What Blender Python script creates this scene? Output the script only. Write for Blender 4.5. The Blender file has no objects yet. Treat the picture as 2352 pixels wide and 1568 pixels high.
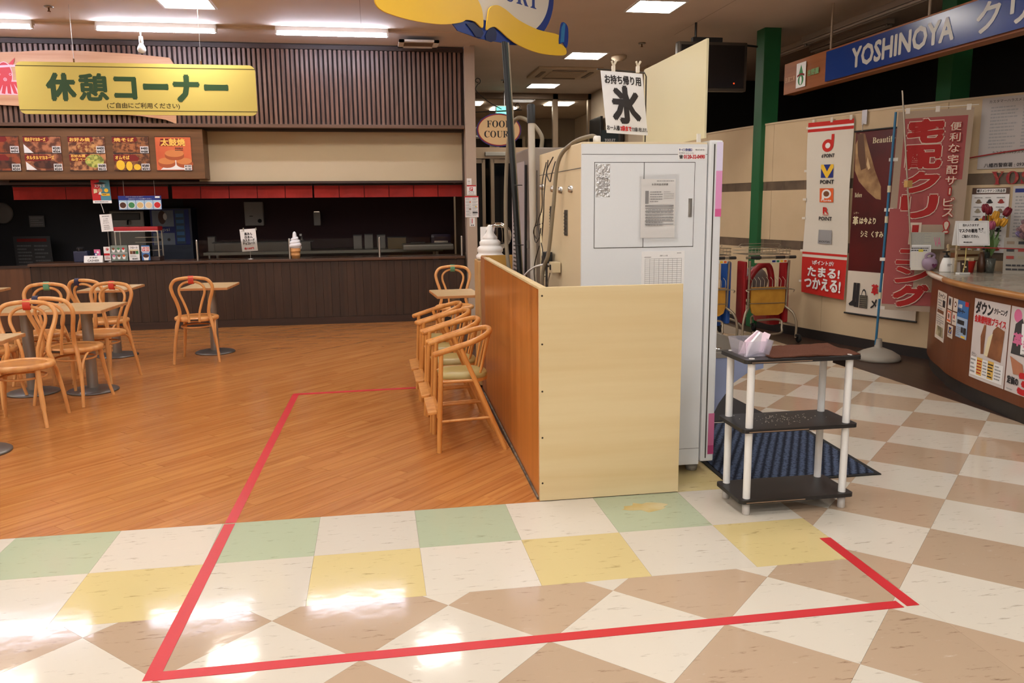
import bpy, bmesh, math, random
from mathutils import Vector, Matrix
random.seed(7)
SC = bpy.context.scene
COL = SC.collection
PI = math.pi

# ------------------------------------------------------------------ camera, world, light, exposure
CAM = Vector((1.65066906, -3.83171820, 1.47019474))
YAW, PITCH, ROLL, FOC = 0.165676668, -0.1658343, -0.0093033157, 1873.40804
_f = Vector((math.sin(YAW)*math.cos(PITCH), math.cos(YAW)*math.cos(PITCH), math.sin(PITCH)))
_r0 = Vector((math.cos(YAW), -math.sin(YAW), 0)); _u0 = _r0.cross(_f)
_r = math.cos(ROLL)*_r0 + math.sin(ROLL)*_u0
_u = -math.sin(ROLL)*_r0 + math.cos(ROLL)*_u0
cd = bpy.data.cameras.new('camera'); cam = bpy.data.objects.new('camera', cd); COL.objects.link(cam)
cd.sensor_width = 36; cd.lens = FOC/2352*36; cd.clip_end = 100; cd.clip_start = .05
cam.matrix_world = Matrix(((_r.x, _u.x, -_f.x, CAM.x), (_r.y, _u.y, -_f.y, CAM.y), (_r.z, _u.z, -_f.z, CAM.z), (0, 0, 0, 1)))
SC.camera = cam
W = bpy.data.worlds.new('world'); SC.world = W; W.use_nodes = True
W.node_tree.nodes['Background'].inputs[0].default_value = (.9, .8, .7, 1)
W.node_tree.nodes['Background'].inputs[1].default_value = .02
SC.view_settings.view_transform = 'Standard'; SC.view_settings.look = 'None'
SC.view_settings.gamma = 1; SC.view_settings.use_curve_mapping = False
SC.view_settings.exposure = 0.04
TROFFER, TUBE, HALL_FILL = 40.0, 72.0, 24.0          # emission of the ceiling panels, the fluorescent tubes and the added fill panels

def px(p):                           # where a point lands in the photograph (used only to cull pieces nobody sees)
    d = Vector(p)-CAM; z = d.dot(_f)
    if z <= .05: return (-9999, -9999, z)
    return (1176+FOC*d.dot(_r)/z, 784-FOC*d.dot(_u)/z, z)

# ------------------------------------------------------------------ materials
def lin(c):
    return tuple(((v/255)/12.92 if v/255 <= .04045 else ((v/255+.055)/1.055)**2.4) for v in c[:3])+(1,)
MATS = {}
def M(name, c, rough=.5, metal=0, spec=.5, emit=0, var=0, vscale=8, stretch=(1, 1, 1), c2=None, bump=0, trans=0, alpha=1, ior=1.45, rnd=0, detail=4, coat=0, lo=.35, hi=.65):
    """principled material; c2 = second colour mixed by noise; rnd = per-object brightness change"""
    if name in MATS: return MATS[name]
    m = bpy.data.materials.new(name); MATS[name] = m; m.use_nodes = True
    nt = m.node_tree; N = nt.nodes; L = nt.links; b = N['Principled BSDF']
    b.inputs['Roughness'].default_value = rough; b.inputs['Metallic'].default_value = metal
    b.inputs['Specular IOR Level'].default_value = spec; b.inputs['IOR'].default_value = ior
    b.inputs['Transmission Weight'].default_value = trans; b.inputs['Alpha'].default_value = alpha
    b.inputs['Coat Weight'].default_value = coat
    b.inputs['Base Color'].default_value = lin(c)
    if emit:
        b.inputs['Emission Color'].default_value = lin(c); b.inputs['Emission Strength'].default_value = emit
    m.diffuse_color = lin(c)
    src = None
    if c2 is not None or bump or rnd:
        tc = N.new('ShaderNodeTexCoord'); oi = N.new('ShaderNodeObjectInfo')
        mp = N.new('ShaderNodeMapping'); mp.inputs['Scale'].default_value = stretch
        ad = N.new('ShaderNodeVectorMath'); ad.operation = 'ADD'
        ml = N.new('ShaderNodeMath'); ml.operation = 'MULTIPLY'; ml.inputs[1].default_value = 37 if rnd else 0
        L.new(oi.outputs['Random'], ml.inputs[0]); L.new(tc.outputs['Object'], ad.inputs[0]); L.new(ml.outputs[0], ad.inputs[1])
        L.new(ad.outputs[0], mp.inputs[0])
        nz = N.new('ShaderNodeTexNoise'); nz.inputs['Scale'].default_value = vscale; nz.inputs['Detail'].default_value = detail
        L.new(mp.outputs[0], nz.inputs[0])
        if c2 is not None:
            rp = N.new('ShaderNodeValToRGB'); rp.color_ramp.elements[0].color = lin(c2); rp.color_ramp.elements[1].color = lin(c)
            rp.color_ramp.elements[0].position = lo; rp.color_ramp.elements[1].position = hi
            L.new(nz.outputs['Fac'], rp.inputs[0]); src = rp.outputs[0]
        if rnd:
            hs = N.new('ShaderNodeHueSaturation'); mr = N.new('ShaderNodeMapRange')
            mr.inputs['To Min'].default_value = 1-rnd; mr.inputs['To Max'].default_value = 1+rnd
            L.new(oi.outputs['Random'], mr.inputs[0]); L.new(mr.outputs[0], hs.inputs['Value'])
            if src: L.new(src, hs.inputs['Color'])
            else: hs.inputs['Color'].default_value = lin(c)
            src = hs.outputs[0]
        if src: L.new(src, b.inputs['Base Color'])
        if bump:
            bp = N.new('ShaderNodeBump'); bp.inputs['Strength'].default_value = bump; bp.inputs['Distance'].default_value = .01
            L.new(nz.outputs['Fac'], bp.inputs['Height']); L.new(bp.outputs[0], b.inputs['Normal'])
    return m

def tile_mat(name, c, fleck, pale_fleck=None):
    """vinyl tile: streaky flecks, waxed and slightly wavy surface"""
    m = bpy.data.materials.new(name); MATS[name] = m; m.use_nodes = True
    nt = m.node_tree; N = nt.nodes; L = nt.links; b = N['Principled BSDF']
    tc = N.new('ShaderNodeTexCoord'); oi = N.new('ShaderNodeObjectInfo')
    ml = N.new('ShaderNodeMath'); ml.operation = 'MULTIPLY'; ml.inputs[1].default_value = 53
    ad = N.new('ShaderNodeVectorMath'); ad.operation = 'ADD'
    L.new(oi.outputs['Random'], ml.inputs[0]); L.new(tc.outputs['Object'], ad.inputs[0]); L.new(ml.outputs[0], ad.inputs[1])
    mp = N.new('ShaderNodeMapping'); mp.inputs['Scale'].default_value = (2.2, 9, 1); mp.inputs['Rotation'].default_value = (0, 0, .12)
    L.new(ad.outputs[0], mp.inputs[0])
    n1 = N.new('ShaderNodeTexNoise'); n1.inputs['Scale'].default_value = 5; n1.inputs['Detail'].default_value = 6; n1.inputs['Roughness'].default_value = .65
    L.new(mp.outputs[0], n1.inputs[0])
    r1 = N.new('ShaderNodeValToRGB'); e = r1.color_ramp.elements
    e[0].position = .28; e[0].color = lin(fleck); e[1].position = .40; e[1].color = lin(c)
    x = r1.color_ramp.elements.new(.66); x.color = lin(c); y = r1.color_ramp.elements.new(.78); y.color = lin(pale_fleck or tuple(min(255, v+10) for v in c))  # paler flecks where the noise is high
    L.new(n1.outputs['Fac'], r1.inputs[0])
    hs = N.new('ShaderNodeHueSaturation'); mr = N.new('ShaderNodeMapRange'); mr.inputs['To Min'].default_value = .95; mr.inputs['To Max'].default_value = 1.04
    L.new(oi.outputs['Random'], mr.inputs[0]); L.new(mr.outputs[0], hs.inputs['Value']); L.new(r1.outputs[0], hs.inputs['Color'])
    L.new(hs.outputs[0], b.inputs['Base Color'])
    n2 = N.new('ShaderNodeTexNoise'); n2.inputs['Scale'].default_value = 9; n2.inputs['Detail'].default_value = 3
    L.new(tc.outputs['Object'], n2.inputs[0])
    bp = N.new('ShaderNodeBump'); bp.inputs['Strength'].default_value = .16; bp.inputs['Distance'].default_value = .004
    L.new(n2.outputs['Fac'], bp.inputs['Height']); L.new(bp.outputs[0], b.inputs['Normal'])
    b.inputs['Roughness'].default_value = .085; b.inputs['Specular IOR Level'].default_value = .2
    return m

def wood_mat(name, c, c2, axis='x', scale=14, rough=.35, rnd=.06, knots=None, bump=.05):
    st = {'x': (.12, 2.2, 2.2), 'y': (2.2, .12, 2.2), 'z': (2.2, 2.2, .12)}[axis]
    m = M(name, c, rough=rough, c2=c2, vscale=scale, stretch=st, rnd=rnd, bump=bump, detail=6, lo=.3, hi=.62)
    if knots:
        N = m.node_tree.nodes; L = m.node_tree.links; b = N['Principled BSDF']
        tc = N.new('ShaderNodeTexCoord'); vo = N.new('ShaderNodeTexVoronoi'); vo.inputs['Scale'].default_value = 6.5
        mp = N.new('ShaderNodeMapping'); mp.inputs['Scale'].default_value = (1, 1, .55) if axis == 'z' else (1, 1, 1)
        L.new(tc.outputs['Object'], mp.inputs[0]); L.new(mp.outputs[0], vo.inputs[0])
        rp = N.new('ShaderNodeValToRGB'); rp.color_ramp.elements[0].position = .06; rp.color_ramp.elements[1].position = .14
        rp.color_ramp.elements[0].color = (.12, .1, .09, 1); rp.color_ramp.elements[1].color = (1, 1, 1, 1)
        L.new(vo.outputs['Distance'], rp.inputs[0])
        mx = N.new('ShaderNodeMix'); mx.data_type = 'RGBA'; mx.blend_type = 'MULTIPLY'; mx.inputs[0].default_value = 1
        old = b.inputs['Base Color'].links[0].from_socket
        L.new(old, mx.inputs[6]); L.new(rp.outputs[0], mx.inputs[7]); L.new(mx.outputs[2], b.inputs['Base Color'])
    return m

# ------------------------------------------------------------------ geometry helpers
def basis(d):
    d = Vector(d).normalized(); a = Vector((0, 0, 1)) if abs(d.z) < .9 else Vector((1, 0, 0))
    x = d.cross(a).normalized(); return x, x.cross(d).normalized(), d
def smooth_path(pts, n=8, closed=False):
    P = [Vector(p) for p in pts]; out = []; m = len(P)
    for i in range(m if closed else m-1):
        p0 = P[(i-1) % m] if closed or i > 0 else P[0]*2-P[1]
        p1, p2 = P[i], P[(i+1) % m]
        p3 = P[(i+2) % m] if closed or i+2 < m else P[-1]*2-P[-2]
        for k in range(n):
            t = k/n
            out.append(.5*((2*p1)+(p2-p0)*t+(2*p0-5*p1+4*p2-p3)*t*t+(3*p1-p0-3*p2+p3)*t**3))
    if not closed: out.append(P[-1])
    return out

class B:
    """collects shapes; build() links them as ONE mesh object"""
    def __init__(s): s.v = []; s.f = []; s.mi = []; s.sm = []
    def add(s, vs, fs, mi=0, sm=False):
        o = len(s.v); s.v += [Vector(v) for v in vs]
        s.f += [tuple(i+o for i in f) for f in fs]; s.mi += [mi]*len(fs); s.sm += [sm]*len(fs); return s
    def box(s, c, d, rot=None, mi=0, bev=0):
        c = Vector(c); h = Vector(d)/2
        if bev:
            bm = bmesh.new(); bmesh.ops.create_cube(bm, size=1)
            for v in bm.verts: v.co = Vector((v.co.x*d[0], v.co.y*d[1], v.co.z*d[2]))
            bmesh.ops.bevel(bm, geom=bm.edges[:], offset=min(bev, min(d)*.45), segments=2, profile=.7, affect='EDGES', clamp_overlap=True)
            bm.verts.index_update(); vs = [v.co.copy() for v in bm.verts]; fs = [[v.index for v in f.verts] for f in bm.faces]; bm.free()
        else:
            vs = [Vector((sx*h.x, sy*h.y, sz*h.z)) for sx in (-1, 1) for sy in (-1, 1) for sz in (-1, 1)]
            fs = [(0, 1, 3, 2), (4, 6, 7, 5), (0, 4, 5, 1), (2, 3, 7, 6), (0, 2, 6, 4), (1, 5, 7, 3)]
        if rot is not None:
            R = rot if isinstance(rot, Matrix) else Matrix.Rotation(rot, 3, 'Z')
            vs = [R @ v for v in vs]
        return s.add([v+c for v in vs], fs, mi)
    def tube(s, pts, r, n=8, mi=0, closed=False, caps=True, flat=1):
        P = [Vector(p) for p in pts]; m = len(P); rs = r if isinstance(r, (list, tuple)) else [r]*m
        vs, fs = [], []; px_ = None
        for i in range(m):
            d = (P[(i+1) % m]-P[i-1]) if closed else (P[min(i+1, m-1)]-P[max(i-1, 0)])
            if d.length < 1e-9: d = Vector((0, 0, 1))
            d.normalize()
            if px_ is None: x, y, _ = basis(d); y = d.cross(x)
            else:
                x = px_-d*px_.dot(d)
                if x.length < 1e-6: x = basis(d)[0]
                x.normalize(); y = d.cross(x)
            px_ = x
            for k in range(n):
                a = 2*PI*k/n; vs.append(P[i]+x*(rs[i]*math.cos(a))+y*(rs[i]*flat*math.sin(a)))
        for i in range(m if closed else m-1):
            j = (i+1) % m
            for k in range(n):
                l = (k+1) % n; fs.append((i*n+k, i*n+l, j*n+l, j*n+k))
        s.add(vs, fs, mi, True)
        if caps and not closed:
            s.add([vs[k] for k in range(n)], [tuple(range(n))[::-1]], mi); s.add([vs[(m-1)*n+k] for k in range(n)], [tuple(range(n))], mi)
        return s
    def lathe(s, prof, n=20, c=(0, 0, 0), mi=0, axis=None, a0=0, a1=2*PI):
        c = Vector(c); vs, fs = [], []; m = len(prof)
        X, Y, Z = (Vector((1, 0, 0)), Vector((0, 1, 0)), Vector((0, 0, 1))) if axis is None else basis(axis)
        full = abs(a1-a0-2*PI) < 1e-6; nn = n if full else n+1
        for k in range(nn):
            a = a0+(a1-a0)*k/n
            for r, z in prof: vs.append(c+X*(r*math.cos(a))+Y*(r*math.sin(a))+Z*z)
        for k in range(n):
            l = (k+1) % nn
            for i in range(m-1): fs.append((k*m+i, l*m+i, l*m+i+1, k*m+i+1))
        return s.add(vs, fs, mi, True)
    def prism(s, poly, fr, c0, c1, mi=0, mi_side=None):
        """2-D outline (a,b) on a frame, from offset c0 to c1 along the normal (c1 = front)"""
        n = len(poly); A = sum(poly[i][0]*poly[(i+1) % n][1]-poly[(i+1) % n][0]*poly[i][1] for i in range(n))
        if A < 0: poly = poly[::-1]
        vs = [fr(a, b, c0) for a, b in poly]+[fr(a, b, c1) for a, b in poly]
        s.add(vs, [tuple(range(n, 2*n))], mi)
        s.add(vs, [tuple(range(n))[::-1]]+[(i, (i+1) % n, (i+1) % n+n, i+n) for i in range(n)], mi if mi_side is None else mi_side)
        return s
    def sheet(s, fr, a0, b0, a1, b1, c, mi=0, na=1, nb=1):
        vs = [fr(a0+(a1-a0)*i/na, b0+(b1-b0)*j/nb, c) for i in range(na+1) for j in range(nb+1)]
        return s.add(vs, [(i*(nb+1)+j, (i+1)*(nb+1)+j, (i+1)*(nb+1)+j+1, i*(nb+1)+j+1) for i in range(na) for j in range(nb)], mi)
    def slab(s, fr, a0, b0, a1, b1, c0, c1, mi=0, na=1, nb=1):
        s.sheet(fr, a0, b0, a1, b1, c1, mi, na, nb); s.sheet(fr, a1, b0, a0, b1, c0, mi, na, nb)
        for (p, q, m) in (((a0, b0), (a1, b0), na), ((a1, b0), (a1, b1), nb), ((a1, b1), (a0, b1), na), ((a0, b1), (a0, b0), nb)):
            vs = []
            for i in range(m+1):
                t = i/m; a, b = p[0]+(q[0]-p[0])*t, p[1]+(q[1]-p[1])*t; vs += [fr(a, b, c0), fr(a, b, c1)]
            s.add(vs, [(2*i, 2*i+2, 2*i+3, 2*i+1) for i in range(m)], mi)
        return s
    def disc(s, fr, a, b, r, c, mi=0, ry=None, n=20):
        ry = ry or r
        return s.add([fr(a+r*math.cos(2*PI*k/n), b+ry*math.sin(2*PI*k/n), c) for k in range(n)], [tuple(range(n))], mi)
    def text(s, fr, t, a0, b0, a1, b1, c, mi=0, bold=0, keep=False, shear=0):
        """lettering fitted into the rectangle a0..a1 x b0..b1 of a frame"""
        vs, fs = glyphs(t)
        if not vs: return s
        x0 = min(v[0] for v in vs); x1 = max(v[0] for v in vs); y0 = min(v[1] for v in vs); y1 = max(v[1] for v in vs)
        kx = (a1-a0)/max(x1-x0, 1e-6); ky = (b1-b0)/max(y1-y0, 1e-6)
        if keep: kx = ky = min(kx, ky)
        ox, oy = a0+((a1-a0)-kx*(x1-x0))/2, b0+((b1-b0)-ky*(y1-y0))/2
        k = bold*(b1-b0); offs = [(0, 0)]
        if bold: offs = [(k*math.cos(q*PI/3), k*math.sin(q*PI/3)) for q in range(6)]
        for q, (dx, dy) in enumerate(offs):
            s.add([fr(ox+(v[0]-x0)*kx+dx+shear*(v[1]-y0)*ky, oy+(v[1]-y0)*ky+dy, c+q*4e-6) for v in vs], fs, mi)
        return s
    def done(s, name, mats, parent=None, loc=None):
        """loc: world point that becomes the origin; children of a thing are made relative to that thing"""
        me = bpy.data.meshes.new(name)
        if parent is not None:
            L_ = world_loc(parent)
        else:
            if loc is None:
                xs = [v.x for v in s.v]; ys = [v.y for v in s.v]; zs = [v.z for v in s.v]
                loc = ((min(xs)+max(xs))/2, (min(ys)+max(ys))/2, min(zs))
            L_ = Vector(loc)
        me.from_pydata([v-L_ for v in s.v], [], s.f)
        for m in (mats if isinstance(mats, (list, tuple)) else [mats]): me.materials.append(m)
        for p, mi, sm in zip(me.polygons, s.mi, s.sm): p.material_index = mi; p.use_smooth = sm
        me.validate(); me.update()
        o = bpy.data.objects.new(name, me); COL.objects.link(o)
        if parent is not None: o.parent = parent
        else: o.location = L_
        return o
def world_loc(o):
    v = Vector((0, 0, 0))
    while o is not None: v += o.location; o = o.parent
    return v

_G = {}
def glyphs(t):
    if t not in _G:
        c = bpy.data.curves.new('t', 'FONT'); c.body = t; c.resolution_u = 2
        o = bpy.data.objects.new('t', c); COL.objects.link(o)
        me = bpy.data.meshes.new_from_object(o)
        _G[t] = ([tuple(v.co) for v in me.vertices], [tuple(p.vertices) for p in me.polygons])
        bpy.data.objects.remove(o); bpy.data.meshes.remove(me); bpy.data.curves.remove(c)
    return _G[t]

def FR(o, u, v=(0, 0, 1)):
    """flat frame: fr(a,b,c) = o + a*u + b*v + c*normal"""
    o = Vector(o); u = Vector(u).normalized(); v = Vector(v).normalized(); n = u.cross(v)
    f = lambda a, b, c=0: o+u*a+v*b+n*c
    f.flat = True
    return f
FRONT = (1, 0, 0)       # a surface that faces the entrance (-y)
def tag(o, label=None, cat=None, group=None, kind=None):
    if label: o['label'] = label
    if cat: o['category'] = cat
    if group: o['group'] = group
    if kind: o['kind'] = kind
    return o
def thing(name, label, cat, loc, group=None, rot=0):
    o = bpy.data.objects.new(name, None); COL.objects.link(o); o.location = loc; o.rotation_euler = (0, 0, rot); o.empty_display_size = .1
    return tag(o, label, cat, group)
def struct(o): o['kind'] = 'structure'; return o
def holder(name, loc=(0, 0, 0)):
    o = bpy.data.objects.new(name, None); COL.objects.link(o); o.location = loc; o['kind'] = 'structure'; return o
def copy_tree(o, parent=None):
    c = o.copy(); COL.objects.link(c); c.parent = parent
    for ch in list(o.children): copy_tree(ch, c)
    return c
def clip(poly, x0, y0, x1, y1):
    for ax, lim, sg in ((0, x0, 1), (0, x1, -1), (1, y0, 1), (1, y1, -1)):
        out = []
        for i in range(len(poly)):
            p, q = poly[i], poly[(i+1) % len(poly)]; dp, dq = sg*(p[ax]-lim), sg*(q[ax]-lim)
            if dp >= 0: out.append(p)
            if dp*dq < 0:
                t = dp/(dp-dq); out.append((p[0]+(q[0]-p[0])*t, p[1]+(q[1]-p[1])*t))
        poly = out
        if len(poly) < 3: return []
    return poly

def paint(b, fr, w, h, items, c=.0006, step=.0004, mi0=0, mats=None):
    """flat print: rectangles, discs, polygons, lettering and lines of small type, in fractions of w x h"""
    for k, it in enumerate(items):
        z = c+step*k; t = it[0]
        def mi(m):
            if m not in mats: mats.append(m)
            return mats.index(m)
        if t == 'r': b.sheet(fr, it[1]*w, it[2]*h, it[3]*w, it[4]*h, z, mi(it[5]), 1 if getattr(fr, 'flat', 0) else max(1, int(abs(it[3]-it[1])*w/.05)), 1 if getattr(fr, 'flat', 0) else max(1, int(abs(it[4]-it[2])*h/.08)))
        elif t == 'd': b.disc(fr, it[1]*w, it[2]*h, it[3]*w, z, mi(it[4]), (it[5]*h if len(it) > 5 else it[3]*w))
        elif t == 'p':
            pl = [(a*w, q*h) for a, q in it[1]]; xs = [p[0] for p in pl]; ys = [p[1] for p in pl]
            n = 1 if getattr(fr, 'flat', 0) else max(1, int((max(xs)-min(xs))/.03)); m = 1 if getattr(fr, 'flat', 0) else max(1, int((max(ys)-min(ys))/.12))
            for u in range(n):
                for v in range(m):
                    q = pl if n*m == 1 else clip(pl, min(xs)+(max(xs)-min(xs))*u/n, min(ys)+(max(ys)-min(ys))*v/m, min(xs)+(max(xs)-min(xs))*(u+1)/n, min(ys)+(max(ys)-min(ys))*(v+1)/m)
                    if len(q) > 2: b.add([fr(a, c_, z) for a, c_ in q], [tuple(range(len(q)))], mi(it[2]))
        elif t == 't': b.text(fr, it[1], it[2]*w, it[3]*h, it[4]*w, it[5]*h, z, mi(it[6]), it[7] if len(it) > 7 else 0, it[8] if len(it) > 8 else False)
        elif t == 'l':   # lines of unreadably small type
            _, a0, b0, a1, b1, n, m = it[:7]; rr = random.Random(n*7+int(a0*99)); hh = (b1-b0)/n
            for q in range(n):
                x = a0; y = b1-hh*(q+1)+hh*.28; end = a1-(a1-a0)*rr.choice((0, 0, .1, .35))
                while x < end:
                    l = min(rr.uniform(.03, .16)*(a1-a0), end-x); b.sheet(fr, x*w, y*h, (x+l)*w, (y+hh*.42)*h, z, mi(m)); x += l+.02*(a1-a0)
        elif t == 'g':   # ruled grid
            _, a0, b0, a1, b1, nx, ny, m = it; lw = .0012
            for q in range(nx+1): x = (a0+(a1-a0)*q/nx)*w; b.sheet(fr, x-lw/2, b0*h, x+lw/2, b1*h, z, mi(m))
            for q in range(ny+1): y = (b0+(b1-b0)*q/ny)*h; b.sheet(fr, a0*w, y-lw/2, a1*w, y+lw/2, z, mi(m))

def poster(name, label, cat, fr, w, h, items, base, th=.002, group=None, parent=None, na=1, nb=1, pname='print'):
    """a flat printed sheet or board: body plus a child with the print"""
    b = B(); b.slab(fr, 0, 0, w, h, -th, 0, 0, na, nb)
    o = b.done(name, base, parent)
    if label: tag(o, label, cat, group)
    if items:
        p = B(); ms = []; paint(p, fr, w, h, items, mats=ms); p.done(pname, ms, o)
    return o
# ------------------------------------------------------------------ palette
BLACK = M('black', (24, 22, 22), .5); WHITE = M('white_paper', (232, 230, 228), .6); INK = M('ink', (40, 36, 38), .6); GREY = M('grey_print', (150, 148, 148), .6)
RED = M('red_print', (190, 30, 34), .55); NAVY = M('navy_print', (28, 44, 122), .5); YEL = M('yellow_print', (236, 190, 50), .5); GRN = M('green_print', (60, 130, 80), .6); CREAM = M('cream', (222, 208, 170), .5)
PINK = M('pink_print', (214, 110, 150), .5); BLUE = M('blue_print', (60, 110, 170), .5); ORANGE = M('orange_print', (222, 96, 40), .5); BROWN = M('brown_print', (120, 74, 44), .6); LGREY = M('light_grey_print', (200, 198, 196), .6)
STEEL = M('stainless', (190, 188, 184), .3, 1); ALU = M('aluminium', (165, 160, 150), .4, .9); CHROME = M('chrome', (220, 220, 220), .15, 1)
PLASTIC_W = M('white_plastic', (226, 224, 220), .35); PLASTIC_B = M('black_plastic', (30, 30, 32), .4); RUBBER = M('dark_rubber', (26, 26, 26), .7)
GLASS = M('glass', (250, 252, 250), .02, trans=1, ior=1.2)
def food(name, a, b2, sc=14): return M(name, a, .6, c2=b2, vscale=sc, detail=5, lo=.42, hi=.58)

# ------------------------------------------------------------------ floor: vinyl tiles
T = .45
t_white = tile_mat('tile_white', (202, 193, 178), (160, 148, 132)); t_beige = tile_mat('tile_beige', (174, 150, 126), (134, 108, 88), (194, 178, 162))
t_green = tile_mat('tile_green', (168, 176, 149), (138, 146, 120)); t_yellow = tile_mat('tile_yellow', (202, 183, 130), (158, 140, 92))
joint = M('tile_joint', (150, 136, 120), .6); wjoint = M('plank_joint', (74, 42, 20), .8)
def seen(p, m=60): x, y, z = px(p); return z > 0 and -m < x < 2352+m and -m < y < 1568+m
floor = B().box((.4, -2.0, -.016), (17.8, 22.0, .024)).done('floor', joint); struct(floor)
def piece(name, poly, mat, parent, z0=-.006, z1=0, gap=.0006):
    cx = sum(p[0] for p in poly)/len(poly); cy = sum(p[1] for p in poly)/len(poly)
    pl = []
    for x, y in poly:
        d = math.hypot(x-cx, y-cy); k = 1-gap/max(d, .01); pl.append((cx+(x-cx)*k, cy+(y-cy)*k))
    b = B().prism(pl, lambda a, q, c=0: Vector((a, q, c)), z0, z1)
    o = b.done(name, mat, None, (cx, cy, 0)); P = parent
    o.location = Vector((cx, cy, 0))-world_loc(P); o.parent = P
    return o
for r in range(2):           # the border of upright tiles in front of the wooden floor
    for k in range(-5, 8):
        poly = [(k*T, -(r+1)*T), ((k+1)*T, -(r+1)*T), ((k+1)*T, -r*T), (k*T, -r*T)]
        on = (k % 2 == 0) if r == 0 else (k % 2 == 1)
        if seen((poly[0][0]+T/2, poly[0][1]+T/2, 0), 300): piece('tile', poly, (t_green if r == 0 else t_yellow) if on else t_white, floor)
for j in range(6):           # and turning the corner beside the ice machine
    poly = [(3.15, j*T), (3.6, j*T), (3.6, (j+1)*T), (3.15, (j+1)*T)]
    piece('tile', poly, t_yellow if j % 2 == 0 else t_white, floor)
h = T*math.sqrt(.5); OX, OY = 6.99633*T, -2.20169*T
for i in range(-24, 24):
    for j in range(-14, 18):
        if (i+j) % 2: continue
        cx, cy = OX+i*h, OY+(j+1)*h
        full = [(cx, cy-h), (cx+h, cy), (cx, cy+h), (cx-h, cy)]
        mat = t_white if j % 2 == 0 else t_beige
        for reg in ((-3, -4, 3.6, -.9), (3.6, -4, 5.88, 6.6)):
            q = clip(full, *reg)
            if len(q) > 2 and (seen((cx, cy, 0), 260)):
                A = abs(sum(q[a][0]*q[(a+1) % len(q)][1]-q[(a+1) % len(q)][0]*q[a][1] for a in range(len(q))))/2
                if A > .0008: piece('tile', q, mat, floor)
piece('border_strip', [(5.88, -2), (9.2, -2), (9.2, 8.9), (5.88, 8.9)], wood_mat('border_brown', (62, 40, 30), (46, 30, 22), 'y', 8, .4), floor)
st = M('floor_stain', (176, 150, 84), .35, c2=(196, 182, 140), vscale=9, lo=.3, hi=.7)
pts = [(.13*math.cos(a)*(.6+.5*random.random()), .075*math.sin(a)*(.5+.6*random.random())) for a in [k*PI/9 for k in range(18)]]
B().prism([(2.93+x, -.17+y) for x, y in pts], lambda a, q, c=0: Vector((a, q, c)), 0, .0004).done('stain', st, floor)

# wooden floor: planks laid at 45 degrees
wood_f = holder('floor', (0, 0, 0))
B().box((-.2, 3.4, -.0175), (6.3, 6.8, .027)).done('underlay', wjoint, wood_f)
plankm = [wood_mat('plank_%d' % k, c, c2, 'x', 15, .20, .02) for k, (c, c2) in enumerate((((184, 122, 66), (164, 102, 51)), ((182, 119, 63), (161, 99, 49)), ((187, 126, 68), (167, 105, 52))))]
s2 = math.sqrt(.5); PW, PL = .095, .91; cand = []
for row in range(-40, 110):
    off = random.random()*PL
    for k in range(-6, 13):
        a0 = k*PL+off-1; b0 = row*PW
        q = [((a*s2-bb*s2), (a*s2+bb*s2)) for a, bb in ((a0, b0), (a0+PL, b0), (a0+PL, b0+PW), (a0, b0+PW))]
        for reg in ((-3.2, 0, 2.43, 6.72),):
            c = clip(q, *reg)
            if len(c) < 3: continue
            cx = sum(p[0] for p in c)/len(c); cy = sum(p[1] for p in c)/len(c)
            if max(p[0] for p in c)-min(p[0] for p in c) < .004: continue
            x, y, z = px((cx, cy, 0)); cand.append((0 if -200 < x < 2500 and y < 1400 else 1, z, c))
cand.sort(key=lambda t: (t[0], t[1]))
far = B()
for n, (o_, z, c) in enumerate(cand):
    if n < 300 and o_ == 0:
        cx = sum(p[0] for p in c)/len(c); cy = sum(p[1] for p in c)/len(c)
        loc = [((p[0]-cx)*s2+(p[1]-cy)*s2, -(p[0]-cx)*s2+(p[1]-cy)*s2) for p in c]
        loc = [(x*(1-.0018/.91), y*(1-.0022/.095)) for x, y in loc]
        o = B().prism(loc, lambda a, q, cc=0: Vector((a, q, cc)), -.004, 0).done('plank', plankm[n % 3], None, (0, 0, 0))
        o.parent = wood_f; o.location = (cx, cy, 0); o.rotation_euler = (0, 0, PI/4)
    else: far.prism(c, lambda a, q, cc=0: Vector((a, q, cc)), -.004, 0, random.randrange(3))
fo = far.done('plank', plankm, None, (0, 0, 0)); fo.parent = wood_f; fo['kind'] = 'stuff'
struct(wood_f)

# ------------------------------------------------------------------ ceiling and walls
H = 3.41
ceil_m = M('ceiling_paint', (214, 196, 180), .8, c2=(207, 189, 173), vscale=1.2, bump=.02)
ceiling = B().box((.4, -.6, H+.05), (18, 24, .1)).done('ceiling', ceil_m); struct(ceiling)
B().box((-2.2, 6.27, H-.006), (10.2, .84, .012)).done('soffit_step', ceil_m, ceiling)
for x in (1.6, 3.3, 5.2): B().box((x, 3.2, H-.0005), (.004, 5.0, .001)).done('ceiling_seam', M('seam', (150, 130, 112), .9), ceiling)
wall_back = holder('wall_back', (0, 6.7, 0))
slat_d = wood_mat('slat_wood', (124, 92, 76), (88, 60, 48), 'z', 16, .34, .1, bump=.08); dark_w = wood_mat('dark_stain', (58, 38, 28), (42, 27, 20), 'x', 10, .5)
B().box((-.15, 6.74, 2.92), (5.94, .06, .96)).done('slat_backing', M('slat_back', (44, 28, 22), .7), wall_back)
sl = None; nsl = 104
for k in range(nsl):
    x = -3.0+5.8*(k+.5)/nsl
    if sl is None:
        sl = B().box((x, 6.695, 2.91), (.033, .03, .92), bev=.003).done('slat', slat_d, wall_back); s0 = x
    else:
        o = sl.copy(); COL.objects.link(o); o.location.x += x-s0; o.location.y += random.uniform(-.002, .002)
B().box((-.15, 6.68, 3.36), (5.94, .06, .05)).done('top_trim', dark_w, wall_back)
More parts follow.
